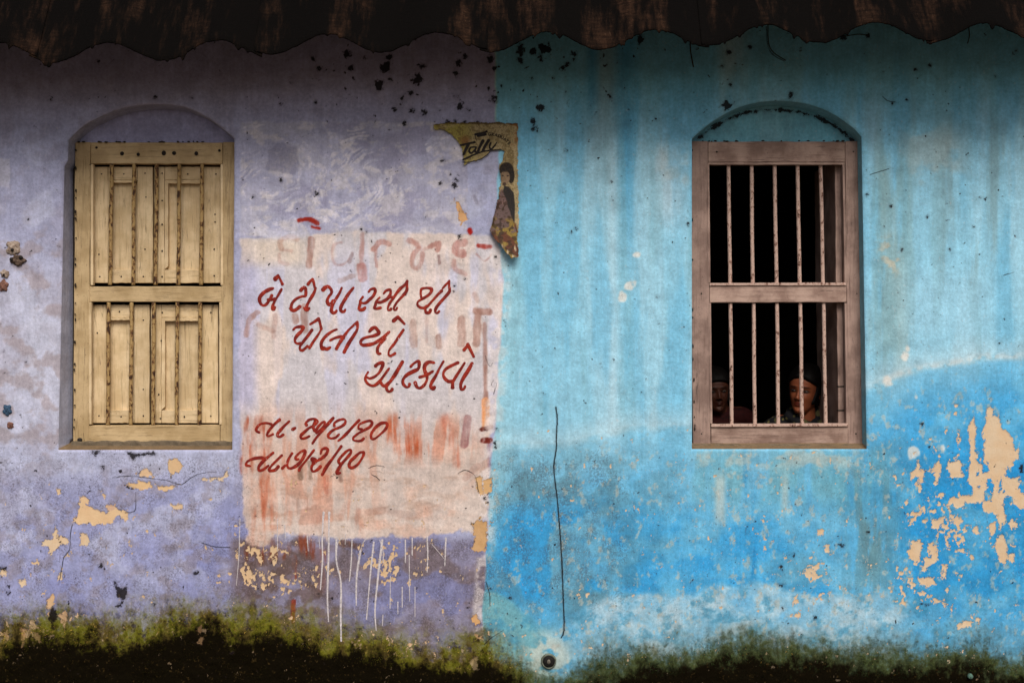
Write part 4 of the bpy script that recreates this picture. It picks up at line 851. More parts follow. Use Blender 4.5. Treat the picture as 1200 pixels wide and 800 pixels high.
glyph(C6, ([(265,385),(310,345),(380,335),(370,400),(320,490),(250,550),(180,575),(140,560)],40), ([(150,480),(115,540),(110,600),(150,660),(220,690),(280,670),(340,610),(400,530),(450,460),(480,420)],36), ([(350,640),(390,690),(440,680),(480,640)],40), ([(690,315),(640,400),(570,520),(500,620),(445,690),(445,750),(480,780),(520,760),(530,740)],42))
glyph(C6, ([(820,390),(870,340),(940,305),(950,370),(930,430),(850,470),(760,520),(700,590),(700,660),(750,710),(790,700),(800,660)],42))
glyph(C7, ([(510,330),(440,320),(380,360),(365,420),(380,480),(405,540),(400,610),(360,680),(300,725),(250,710),(220,640)],44), ([(290,555),(350,540),(430,505),(495,465)],38))
glyph(C7, ([(660,315),(600,420),(540,540),(480,640),(465,700),(500,735),(525,710)],42))
glyph(C7, ([(890,330),(800,370),(700,430),(660,500),(680,570),(740,620),(800,620)],44), ([(990,340),(920,450),(850,560),(810,640),(805,720)],42))
glyph(C7, ([(1110,340),(1050,450),(980,560),(935,660),(940,740),(980,740),(1000,700)],42), ([(985,130),(1035,70)],50), ([(1040,40),(1080,120),(1135,235)],36))
glyph(C8, ([(315,350),(275,330),(280,280),(340,220),(430,205),(510,225)],36), ([(640,150),(560,220),(480,310),(440,380),(460,410),(530,380)],34))
glyph(C8, ([(785,180),(700,260),(620,350),(600,400),(640,420),(695,385)],34)); glyph(C8, ([(840,305),(875,285)],44))
glyph(C8, ([(1060,240),(1045,210),(1090,160),(1160,140),(1210,150),(1230,190),(1180,240),(1100,280),(1030,340),(970,400),(980,445),(1040,440),(1100,410)],34))
glyph(C9, ([(0,150),(-20,200),(-40,260),(-10,330),(40,260),(100,200),(140,190),(130,240),(60,320),(10,360)],34), ([(275,125),(200,210),(110,320),(20,420),(-50,520)],34))
glyph(C9, ([(290,250),(290,210),(350,165),(430,145),(465,170),(450,220),(380,270),(280,310),(210,370),(195,420),(240,445),(310,430),(360,385)],36)); glyph(C9, ([(680,160),(600,240),(510,340),(420,430),(355,480)],34))
glyph(C9, ([(720,300),(670,290),(680,230),(760,190),(850,170),(880,210),(840,270),(750,320),(660,370),(590,430),(590,470),(650,485),(710,480),(750,445)],34)); glyph(C9, ([(1100,200),(1020,210),(930,280),(870,370),(870,440),(920,450),(1010,380),(1090,300),(1120,230),(1100,205)],36))
glyph(C10, ([(170,475),(115,460),(130,410),(200,370),(290,350),(370,350),(400,380)],38), ([(535,270),(460,330),(370,410),(310,490),(320,545),(380,530),(460,470)],36))
glyph(C10, ([(670,310),(600,380),(520,460),(470,530),(500,550),(570,535),(620,480)],38)); glyph(C10, ([(680,510),(720,470)],44))
glyph(C10, ([(830,280),(780,360),(755,440),(770,500),(820,510),(900,470),(970,400),(1020,310),(1030,235),(960,260),(890,330),(890,370),(930,370)],38)); glyph(C10, ([(1170,230),(1110,310),(1040,400),(960,500),(940,550)],36))
glyph(C11, ([(410,280),(430,220),(490,200),(520,230),(490,300),(420,360),(350,400),(290,450),(265,510),(290,560),(350,540),(410,480)],36), ([(280,370),(320,390),(300,430)],60)); glyph(C11, ([(730,170),(660,270),(580,380),(500,490),(435,610)],42))
glyph(C11, ([(700,430),(690,390),(740,320),(810,250),(870,220),(880,270),(820,350),(740,440),(690,520),(660,590),(710,585)],38)); glyph(C11, ([(1080,260),(1020,270),(940,340),(870,410),(855,480),(900,505),(980,460),(1040,380),(1080,300),(1080,265)],38))
for st in LETTERS: strokes("painted_letter", [(p, w * 1.22) for p, w in st], M_RED, HOUSE_L)
DRIPS = [[(437,0),(430,130),(432,220),(422,360)], [(463,0),(460,200),(455,400),(460,510)], [(497,120),(497,230),(518,330),(517,480),(520,600)], [(570,130),(567,220),(558,320)], [(610,180),(592,300),(590,435)], [(672,140),(655,300),(638,500)], [(712,130),(692,300),(678,450),(683,550)],
         [(820,130),(820,235)], [(852,120),(852,200)], [(922,115),(925,200),(922,280)], [(1010,120),(1005,250)], [(945,150),(1000,215)], [(750,300),(748,450)], [(805,350),(805,445)], [(838,200),(840,415)], [(865,350),(865,490)], [(785,420),(785,475)], [(220,30),(222,180)], [(255,60),(258,120)],
         [(360,110),(365,180)], [(415,120),(420,170)], [(45,30),(40,200),(28,340)], [(540,100),(538,150)], [(530,120),(505,140),(497,200)], [(640,120),(618,150),(605,200)], [(700,130),(715,180),(716,235)], [(715,480),(712,530)]]
for i, d in enumerate(DRIPS):
    w = (8.5, 9, 9.5, 7, 8, 8, 9, 7, 5, 7, 6, 4)[i] if i < 12 else 4.2
    strokes("paint_drip", [(sc(270, 600, 4, d), w / 4)], M_DRIP, HOUSE_L, lift=.0008, taper=(1.1, .75), jit=.14, crown=.0011)

# ---------------------------------------------------------------- torn poster
def poster():
    out = [(508,147),(512,145),(526,144),(560,143.6),(606,144.5),(607,150),(607,200),(607.5,270),(606,280),(608.5,294),(607,302),(600,304),(594,298),(590,291),(583,284),(577,276),(575,270),(580,246),(583,237),(585,225),(587,205),(584,196),(589,187),(592,178),(586,176),(575,177),(572,181),(565,186),(552,190),(544,193),(543,182),(540,171),(534,163),(527,157),(520,153),(509,153)]
    gx = np.arange(505, 612, .62); gy = np.arange(141, 307, .62); U, Vv = np.meshgrid(gx, gy, indexing='ij'); u = U.ravel(); v = Vv.ravel()
    I = np.arange(len(u)).reshape(U.shape); F = np.stack([I[:-1, :-1], I[:-1, 1:], I[1:, 1:], I[1:, :-1]], -1).reshape(-1, 4)
    cu, cv = u[F].mean(1), v[F].mean(1)
    ins = poly_sdf(cu, cv, out) + 4.5 * (fbm(cu, cv, 5, 5, 4, 81, .7) - .56) > 0
    F = F[ins]; used = np.unique(F); rm = np.full(len(u), -1); rm[used] = np.arange(len(used)); F = rm[F]; u = u[used]; v = v[used]
    col = np.tile(np.array([158., 140., 98.]), (len(u), 1))
    def mix(c, m):
        nonlocal col
        m = np.clip(m, 0, 1)[:, None]; col = col * (1 - m) + np.asarray(c, float) * m
    n1 = fbm(u, v, 12, 10, 4, 82); n2 = fbm(u, v, 4, 4, 3, 83)
    mix((158,146,66), sm(565 - u, 0, 30) * .8); mix((176,156,118), sm(n1, .45, .6) * .6); mix((104,84,50), sm(n2, .56, .66) * .5); mix((186,168,130), sm(u, 601, 603) * .5); mix((140,92,48), sm(n1, .5, .65) * sm(u, 595, 600) * sm(175 - v, 0, 15))
    mix((120,70,40), sm(-np.hypot(u - 545, v - 165), -9, -2) * .6); mix((60,46,30), sm(146.5 - v + 2 * (n2 - .5), 0, 1) * .6)
    # printed sitter: plain dark haired figure
    mix((30,22,20), sm(1 - np.hypot((u - 593.5) / 8.2, (v - 199) / 8.5), -.1, .1)); mix((28,22,20), sm(1 - np.hypot((u - 599) / 4, (v - 206) / 9), -.1, .1))
    mix((136,112,88), sm(1 - np.hypot((u - 592) / 5.6, (v - 208) / 8.0), -.1, .12) * sm(v, 200, 203)); mix((70,52,42), sm(1 - np.hypot((u - 591) / 2.6, (v - 216) / 2.2), -.1, .3)); mix((60,46,40), sm(1 - np.hypot((u - 595) / 1.8, (v - 206) / .9), -.1, .3)); mix((60,46,40), sm(1 - np.hypot((u - 589) / 1.6, (v - 206) / .9), -.1, .3))
    mix((34,32,34), sm(poly_sdf(u, v, [(591,218),(596,219),(602,226),(603.5,240),(603,265),(598,262),(594,240),(589,226)]), -.6, .6))
    # lower flap, folded over: back of the print, damp and brown
    flap = sm(poly_sdf(u, v, [(588,222),(593,232),(597,246),(603,262),(610,280),(612,310),(570,310),(570,265),(580,240)]) + 3 * (fbm(u, v, 6, 6, 3, 84) - .5), -.8, .8)
    mix((104,84,82), flap); mix((150,112,108), flap * sm(n2, .45, .6) * sm(250 - v, 0, 14) * .8); mix((136,112,52), flap * sm(fbm(u, v, 13, 10, 3, 85), .45, .56) * sm(v, 250, 262)); mix((92,50,34), flap * sm(fbm(u, v, 9, 9, 3, 86), .5, .6) * sm(v, 255, 270)); mix((46,32,24), flap * sm(n2, .56, .64) * .7)
    mix((190,170,140), flap * sm(fbm(u, v, 3, 14, 3, 87), .62, .7) * sm(v, 285, 292))
    curl = sm(v, 240, 304)
    lift = .0025 + .004 * fbm(u, v, 20, 20, 3, 88) + curl * (.035 * (v - 240) / 64) + curl * .014 * (fbm(u, v, 10, 12, 3, 89) - .2) + .012 * sm(poly_sdf(u, v, out), 3.0, 0) * fbm(u, v, 16, 16, 2, 90)
    h = wall_h(u, v)
    co = np.stack([(u - 600) / PXM, -(h + lift), CAM_Z + (400 - v) / PXM], 1)
    me = mesh_np("poster", co, F); c_attr(me, "print", lin(np.clip(col, 0, 255)))
    t = NT("damp_printed_paper"); g = t.coord(); n = t.noise(g, 180, 4, .7)
    c = t.mix(t.math('MULTIPLY', t.ramp(n, .44, .66), .62), t.attr("print").outputs["Color"], L(70, 56, 34))
    t.l(c, t.b.inputs["Base Color"]); t.b.inputs["Roughness"].default_value = .75; t.l(t.bump(n, .001, .7), t.b.inputs["Normal"]); me.materials.append(t.m)
    o = link("poster", me); props(o, "torn yellowed paper poster with a curled lower edge pasted over the seam of the two walls", "poster")
    s = o.modifiers.new("paper", 'SOLIDIFY'); s.thickness = .0006
    def psurf(a, b): return wall_h(a, b) + .0025 + .004 * fbm(a, b, 20, 20, 3, 88) + .012 * sm(poly_sdf(a, b, out), 3.0, 0) * fbm(a, b, 16, 16, 2, 90)
    ink = plain("black_print_ink", (34, 26, 22))
    q = lambda p: sc(505, 140, 11.43, p)
    def kid(ob): ob.parent = o; ob.matrix_parent_inverse = Matrix.Identity(4); return ob
    for st in ([([(400,350),(480,330),(590,308)],26), ([(505,330),(470,400),(440,470)],40)], [([(590,372),(535,380),(512,430),(545,452),(595,405)],28), ([(605,375),(592,430),(622,445)],28)], [([(700,285),(655,370),(628,440)],34)], [([(775,280),(725,360),(695,425)],34)],
               [([(800,320),(785,375),(812,398),(862,345)],28), ([(882,310),(840,375),(785,418),(700,432),(560,482),(430,545)],20), ([(800,418),(935,405)],15), ([(440,580),(600,560),(700,520),(790,440)],9)], [([(595,205),(690,185),(745,165)],34), ([(625,225),(690,215),(735,200)],26), ([(592,215),(600,250),(612,288)],11)]):
        V, FF = [], []
        for i, (p, w) in enumerate(st): ribbon(V, FF, q(p), w / 11.43, .0014 + .0003 * i, psurf, crown=.0001)
        m2 = mesh_np("printed_letter", V, FF); m2.materials.append(ink); kid(link("printed_letter", m2))
    o["label"] = "torn yellowed poster printed GRADUATE with a curled lower edge, pasted between the two windows"
    for ch, x, y, a in (("G",785,203,4),("R",828,207,-4),("A",873,214,-12),("D",917,228,-20),("U",955,247,-28),("A",990,270,-34),("T",1020,295,-40),("E",1048,322,-46)):
        cu_ = bpy.data.curves.new("printed_letter", 'FONT'); cu_.body = ch; cu_.size = .0205; cu_.align_x = 'CENTER'; cu_.align_y = 'CENTER'; cu_.extrude = .0001; cu_.offset = .0005
        tmp = bpy.data.objects.new("tmp", cu_); COL.objects.link(tmp); bpy.context.view_layer.update()
        me2 = bpy.data.meshes.new_from_object(tmp.evaluated_get(bpy.context.evaluated_depsgraph_get())); me2.name = "printed_letter"
        bpy.data.objects.remove(tmp); me2.materials.clear(); me2.materials.append(ink)
        (pu, pv), = q([(x, y)]); hh = float(psurf(np.array([pu]), np.array([pv]))[0]) + .0022
        ob = bpy.data.objects.new("printed_letter", me2); COL.objects.link(ob); kid(ob)
        ob.location = ((pu - 600) / PXM, -hh, CAM_Z + (400 - pv) / PXM); ob.rotation_euler = (math.radians(90), math.radians(-a), 0)
poster()

# ---------------------------------------------------------------- corrugated roof edge
def roof():
    t = NT("weathered_corrugated_sheet"); g = t.coord()
    gv = t.coord((1, .2, .2)); gl = t.coord((.12, 1, 1))
    big = t.noise(gv, 9, 3, .6); st = t.noise(gv, 42, 5, .7); lam = t.noise(gl, 75, 5, .75); fine = t.noise(t.coord((1, .4, .4)), 150, 3, .7)
    m = t.ramp(t.math('ADD', t.math('MULTIPLY', big, .6), t.math('MULTIPLY', st, .4)), .49, .74)
    m2 = t.math('MULTIPLY', m, t.ramp(lam, .38, .66, .35, 1.0))
    t.b.inputs['Specular IOR Level'].default_value = 0.05
    c = t.mix(m2, L(7, 5, 4), L(62, 42, 30)); c = t.mix(t.math('MULTIPLY', t.math('MULTIPLY', t.ramp(fine, .60, .70), m2), .35), c, L(120, 92, 72))
    t.l(c, t.b.inputs["Base Color"]); t.b.inputs["Roughness"].default_value = .9
    t.l(t.bump(t.math('ADD', lam, t.math('MULTIPLY', fine, .6)), .004, .9), t.b.inputs["Normal"])
    R = empty("roof", (0, -.35, 3.1)); props(R, "dark weathered corrugated roof edge running above both houses", "roof")
    ye = ROOF_Y; s = (CAM_Y + ye) / CAM_Y
    edge = roof_edge
    breaks = [-494, -230, 34, 298, 562, 822, 1086, 1350, 1614]
    for i in range(len(breaks) - 1):
        a, b = breaks[i], breaks[i + 1] + 9
        nxx = 150; px = np.linspace(a, b, nxx)
        rng = np.random.default_rng(i)
        drop = (2.0, 0.8, 2.2, 0, 1.2, 0.4, 2.4, 0)[i % 8]
        chipn = 2.6 * (fbm(px, px * 0, 9, 9, 4, 90 + i) - .5) + 3.0 * np.maximum(0, fbm(px, px * 0, 6, 6, 3, 95 + i) - .60) * 8
        ys = np.concatenate([np.linspace(0, .29, 26), np.linspace(.31, .8, 12), np.linspace(.9, 4.8, 24)])
        X = []; 
        lift = .006 * (i % 2)
        top = []; bot = []
        for yy in ys:
            pe = edge(px) + drop + (chipn if yy == 0 else 0)
            x = (px - 600) / PXM * s; z = CAM_Z + (400 - pe) / PXM * s + float(roof_rise(yy)) + lift + .004 * (fbm(px, px * 0 + yy * 250, 40, 60, 3, 97) - .5)
            top.append(np.stack([x, np.full(nxx, ye + yy), z], 1)); bot.append(np.stack([x, np.full(nxx, ye + yy + .002), z - .005], 1))
        n2 = len(ys); V = np.concatenate(top + bot); F = []
        off = nxx * n2
        for r in range(n2 - 1):
            for c_ in range(nxx - 1):
                k = r * nxx + c_; F.append((k, k + 1, k + nxx + 1, k + nxx)); F.append((off + k, off + k + nxx, off + k + nxx + 1, off + k + 1))
        for c_ in range(nxx - 1): F.append((c_, off + c_, off + c_ + 1, c_ + 1)); k = (n2 - 1) * nxx + c_; F.append((k, k + 1, off + k + 1, off + k))
        for r in range(n2 - 1):
            k = r * nxx; F.append((k, k + nxx, off + k + nxx, off + k)); k += nxx - 1; F.append((k, off + k, off + k + nxx, k + nxx))
        me = mesh_np("corrugated_sheet", V, F); me.materials.append(t.m); keep(link("corrugated_sheet", me), R)
roof()

# ---------------------------------------------------------------- small things fixed to the walls
def lump(name, x, y, r, mat, parent, sx=1, sz=1, seed=0):
    bm = bmesh.new(); bmesh.ops.create_icosphere(bm, subdivisions=4, radius=1)
    rr = random.Random(seed); ph = [rr.uniform(0, 6) for _ in range(6)]
    h = float(wall_h(np.array([float(x)]), np.array([float(y)]))[0])
    for v in bm.verts:
        c = v.co; k = 1 + .22 * math.sin(c.x * 4 + ph[0]) * math.sin(c.z * 5 + ph[1]) + .12 * math.sin(c.x * 11 + ph[2]) * math.sin(c.z * 9 + ph[3] + c.y * 6)
        v.co = Vector((c.x * r * sx * k, c.y * r * .45 * k, c.z * r * sz * k)) + Vector(((x - 600) / PXM, -h - .002, CAM_Z + (400 - y) / PXM))
    return keep(from_bm(name, bm, None, mat, True), parent)
M_PLUGW = simple_mat("pale_broken_mortar", (176, 160, 146), (134, 112, 96), 70, .9, (1, 1, 1), .006)
M_PLUGB = simple_mat("brown_broken_mortar", (120, 100, 86), (60, 46, 38), 80, .9, (1, 1, 1), .006)
M_PLUGR = simple_mat("reddish_broken_mortar", (140, 100, 86), (96, 64, 56), 80, .9, (1, 1, 1), .006)
M_PLUGT = simple_mat("blue_chalky_plug", (64, 98, 128), (44, 52, 66), 120, .9, (1, 1, 1), .004)
for i, (x, y, r, m, sx, sz) in enumerate(((16, 290.5, .032, M_PLUGW, 1, 1), (21, 305, .032, M_PLUGB, 1.1, .8), (6, 321, .020, M_PLUGW, 1, .9), (4.5, 335, .024, M_PLUGR, .9, 1.1), (9, 480, .022, M_PLUGT, .9, 1.1), (12.5, 498, .015, M_PLUGR, 1, 1))):
    lump("mortar_plug", x, y, r, m, HOUSE_L, sx, sz, i)
for x, y, r in ((16, 293, .008), (15, 304, .009), (26, 302, .010), (6, 322, .005)):
    bm = bmesh.new(); c = P(x, y, 0); c.y = -.017; ellipsoid(bm, c, (r, .006, r), 2); keep(from_bm("nail_hole", bm, None, M_DARK, True), HOUSE_L)
def drain(px, py, r, parent):
    c = P(px, py); h = float(wall_h(np.array([float(px)]), np.array([float(py)]))[0]); c.y = -h
    bm = bmesh.new(); seg = 40; prof = [(r * 1.22, .004), (r * 1.18, -.010), (r * 1.02, -.016), (r * .95, -.012), (r * .93, .005), (r * .92, .10)]
    rings = [[bm.verts.new(c + Vector((math.cos(a) * q * (1 + .03 * math.sin(3 * a)), yy, math.sin(a) * q))) for a in [2 * math.pi * k / seg for k in range(seg)]] for q, yy in prof]
    for i in range(len(rings) - 1):
        for k in range(seg): bm.faces.new([rings[i][k], rings[i][(k + 1) % seg], rings[i + 1][(k + 1) % seg], rings[i + 1][k]])
    bm.faces.new(rings[-1])
    o = keep(from_bm("drain_pipe", bm, None, simple_mat("lime_crusted_pipe", (118, 124, 110), (78, 82, 70), 60, .8), True), parent)
    bm = bmesh.new(); ellipsoid(bm, c + Vector((0, -.011, 0)), (r * .93, .004, r * .93), 3); d = from_bm("pipe_mouth", bm, None, simple_mat("pipe_hole_shade", (14, 12, 10), (24, 20, 16), 30, .6), True)  # dark disc stands in for the shade inside the pipe
    d.parent = o; d.matrix_parent_inverse = o.matrix_world.inverted(); bpy.context.view_layer.update(); d.matrix_parent_inverse = o.matrix_world.inverted()
    bm = bmesh.new(); ellipsoid(bm, c + Vector((0, -.0155, .0)), (.008, .004, .011), 3); d = from_bm("pipe_plug", bm, None, simple_mat("grey_rag", (120, 112, 100), (70, 64, 56), 90), True)
    d.parent = o; d.matrix_parent_inverse = o.matrix_world.inverted()
drain(643, 774, .030, HOUSE_R)
bm = bmesh.new(); c = P(1136, 791); c.y = -.006; tube(bm, [c, c + Vector((0, -.014, 0))], [.013, .011], 20); tube(bm, [c + Vector((0, -.0141, 0)), c + Vector((0, -.02, 0))], [.006, .005], 14)
keep(from_bm("wall_bolt", bm, None, simple_mat("greened_zinc", (96, 128, 112), (60, 84, 74), 80, .6), False, .001), HOUSE_R)
for pts, r in (([(808, 44), (808.5, 60), (810, 70), (812, 80)], .0032), ([(899, 30), (900, 52), (906, 63), (920, 72)], .0022), ([(988, 44), (1004, 41.5), (1017, 43)], .0022), ([(1134, 34), (1134.6, 44), (1132.5, 52)], .0026)):
    cp = catmull(pts, 6); bm = bmesh.new()
    tube(bm, [Vector(((x - 600) / PXM, -.016 - float(wall_h(np.array([x]), np.array([y]))[0]), CAM_Z + (400 - y) / PXM)) for x, y in cp], r, 6)
    keep(from_bm("loose_wire", bm, None, M_DARK, True), HOUSE_R)

# ---------------------------------------------------------------- moss growing on the foot of the wall
def moss():
    n = 46000
    u = RNG.uniform(-160, 1360, n); mt = interp(u, MOSS_TOP); v = mt - 6 + RNG.random(n) ** .9 * 100
    clump = fbm(u, v, 16, 12, 3, 101)
    fr = (v - mt) / 45
    k = (RNG.random(n) < (.25 + 1.2 * sm(clump, .42, .62)) * (.12 + .88 * sm(fr, -.1, .55))) & (v < 835); u, v, fr, clump = u[k], v[k], fr[k], clump[k]; n = len(u)
    z = CAM_Z + (400 - v) / PXM; x = (u - 600) / PXM; y = -wall_h(u, v) + .001
    ln = RNG.uniform(.003, .011, n) * (.5 + sm(clump, .4, .7)) * (.45 + .55 * sm(fr, -.1, .6)); wd = RNG.uniform(.0012, .0028, n)
    az = RNG.uniform(-1.2, 1.2, n); up = RNG.uniform(.1, 1.3, n)
    dx = np.sin(az); dy = -np.cos(az) * np.cos(up); dz = np.sin(up) * RNG.choice([1, 1, -1], n)
    px, pz = RNG.uniform(-1, 1, n), RNG.uniform(-1, 1, n); nn = np.hypot(px, pz) + 1e-6; px /= nn; pz /= nn
    A = np.stack([x - px * wd, y, z - pz * wd], 1); B = np.stack([x + px * wd, y, z + pz * wd], 1); C = np.stack([x + dx * ln, y + dy * ln, z + dz * ln], 1)
    V = np.stack([A, B, C], 1).reshape(-1, 3); F = np.arange(3 * n).reshape(-1, 3)
    right = sm(u, 570, 640)[:, None]
    c = lin((112, 108, 32)) * (1 - right) + lin((60, 76, 42)) * right
    r = RNG.random(n)[:, None]; c = c * (.5 + r)
    yel = (RNG.random(n) < .16 * (1 - right[:, 0]) + .03)[:, None]; c = np.where(yel, lin((172, 138, 66)) * (.5 + r), c)
    bright = (sm(-np.hypot((u - 225) / 50, (v - 722) / 24), -1, -.3))[:, None]; c = c * (1 - .7 * bright) + lin((96, 112, 26)) * .7 * bright
    dk = sm(fr, .35, 1.0)[:, None] * .97; c = c * (1 - dk) + lin((13, 9, 4)) * (.3 + r) * dk
    me = mesh_np("moss", V, F, False); c_attr(me, "tint", np.repeat(c, 3, axis=0))
    t = NT("moss_leaf"); t.l(t.attr("tint").outputs["Color"], t.b.inputs["Base Color"]); t.b.inputs["Roughness"].default_value = .8; t.b.inputs["Specular IOR Level"].default_value = .03
    me.materials.append(t.m); o = link("moss", me); props(o, "green and blackish moss creeping up the damp foot of both walls", "moss", None, "stuff")
moss()

# ---------------------------------------------------------------- people looking out of the barred window
def remeshed(name, bm, voxel, mat, smooth_it=3):
    me = bpy.data.meshes.new(name); bm.to_mesh(me); bm.free(); tmp = bpy.data.objects.new("tmp", me); COL.objects.link(tmp)
    r = tmp.modifiers.new("r", 'REMESH'); r.mode = 'VOXEL'; r.voxel_size = voxel; r.use_smooth_shade = True
    s = tmp.modifiers.new("s", 'SMOOTH'); s.iterations = smooth_it; s.factor = .5
    bpy.context.view_layer.update()
    out = bpy.data.meshes.new_from_object(tmp.evaluated_get(bpy.context.evaluated_depsgraph_get())); bpy.data.objects.remove(tmp); out.name = name
    out.materials.clear(); out.materials.append(mat); out.polygons.foreach_set("use_smooth", [True] * len(out.polygons)); return out
def capsule(bm, a, b, ra, rb, n=7):
    a, b = Vector(a), Vector(b)
    pts = [a.lerp(b, i / n) for i in range(n + 1)]; rr = [ra + (rb - ra) * i / n for i in range(n + 1)]
    tube(bm, pts, rr, 14); ellipsoid(bm, a, (ra,) * 3, 2); ellipsoid(bm, b, (rb,) * 3, 2)
def skin_mat(name, tone):
    t = NT(name); n = t.noise(t.ocoord(), 60, 3, .6)
    c = t.mix(t.math('MULTIPLY', n, .35), t.attr("pigment").outputs["Color"], L(*[v * .8 for v in tone]))
    t.l(c, t.b.inputs["Base Color"]); t.b.inputs["Roughness"].default_value = .5; t.b.inputs["Subsurface Weight"].default_value = .08; t.b.inputs["Subsurface Radius"].default_value = (.01, .004, .002); return t.m
def head_bm(grow, mask=None):
    """a closed head, face towards -y, eye line at z = 0"""
    nz, nt = 150, 190
    zt = np.array([-.122, -.118, -.112, -.098, -.080, -.060, -.035, -.010, .015, .045, .075, .100, .115, .123, .126])
    Wd = np.array([.006, .020, .030, .041, .0515, .0585, .0645, .0680, .0710, .0735, .0690, .0540, .0370, .0180, .003])
    Fr = np.array([.040, .066, .0790, .0860, .0855, .0870, .0880, .0870, .0925, .0930, .0840, .0620, .0420, .0200, .003])
    Bk = np.array([.004, .014, .0250, .0420, .0560, .0640, .0740, .0860, .0950, .1000, .0930, .0740, .0520, .0260, .004])
    ph = np.linspace(0, math.pi, nz); z = np.interp(ph, [0, math.pi], [zt[0], zt[-1]]); z = zt[0] + (zt[-1] - zt[0]) * (1 - np.cos(ph)) / 2
    def sp(a):
        y = np.interp(z, zt, a); k = np.array([1, 4, 6, 4, 1]) / 16.
        for _ in range(3): y[2:-2] = np.convolve(y, k, 'valid')
        return y
    W_, F_, B_ = sp(Wd), sp(Fr), sp(Bk)
    th = np.linspace(0, 2 * math.pi, nt, endpoint=False)
    Z, TH = np.meshgrid(z, th, indexing='ij'); Wg, Fg, Bg = W_[:, None], F_[:, None], B_[:, None]
    c, s_ = np.cos(TH), np.sin(TH); e = 2 / 2.35
    X = Wg * np.sign(c) * np.abs(c) ** e; Y = np.where(s_ < 0, -Fg * np.abs(s_) ** e, Bg * np.abs(s_) ** e)
    fr = sm(-s_, .1, .55)
    G = lambda x0, z0, sx, sz: np.exp(-((X - x0) / sx) ** 2 - ((Z - z0) / sz) ** 2)
    d = np.zeros_like(X)
    An = np.interp(Z, [-.056, -.047, -.039, -.033, -.015, .004, .014], [0, .004, .0225, .0250, .0150, .0060, 0]); wn = np.interp(Z, [-.045, -.034, -.01, .01], [.0115, .0115, .0080, .0090])
    d += An * np.exp(-(X / wn) ** 2)
    for k in (-1, 1):
        d += .0085 * G(k * .0130, -.0405, .0065, .0065) - .0085 * G(k * .031, .001, .018, .0105) + .0050 * G(k * .031, .0, .0115, .0065) + .0042 * G(k * .028, .0215, .024, .0065) + .0050 * G(k * .042, -.030, .020, .018) - .004 * G(k * .040, -.068, .014, .02)
        d -= .0030 * G(k * .0275, -.063, .005, .006) 
    d += .0065 * G(0, -.0595, .0200, .0042) + .0072 * G(0, -.0700, .0165, .0050) - .0050 * G(0, -.0648, .0210, .0016) - .0045 * G(0, -.081, .020, .005) + .0060 * G(0, -.101, .016, .011) - .002 * G(0, -.052, .004, .005)
    Y = Y - d * fr
    V = np.stack([X, Y, Z], -1)
    if mask is not None:
        n_ = V / (np.linalg.norm(V - 0 * V, axis=-1, keepdims=True) + 1e-9); V = V + n_ * (mask(X, Y, Z)[..., None])
    bm = bmesh.new(); vs = [[bm.verts.new(V[i, j]) for j in range(nt)] for i in range(nz)]
    for i in range(nz - 1):
        for j in range(nt): bm.faces.new([vs[i][j], vs[i][(j + 1) % nt], vs[i + 1][(j + 1) % nt], vs[i + 1][j]])
    bm.faces.new(vs[0][::-1]); bm.faces.new(vs[-1]); return bm
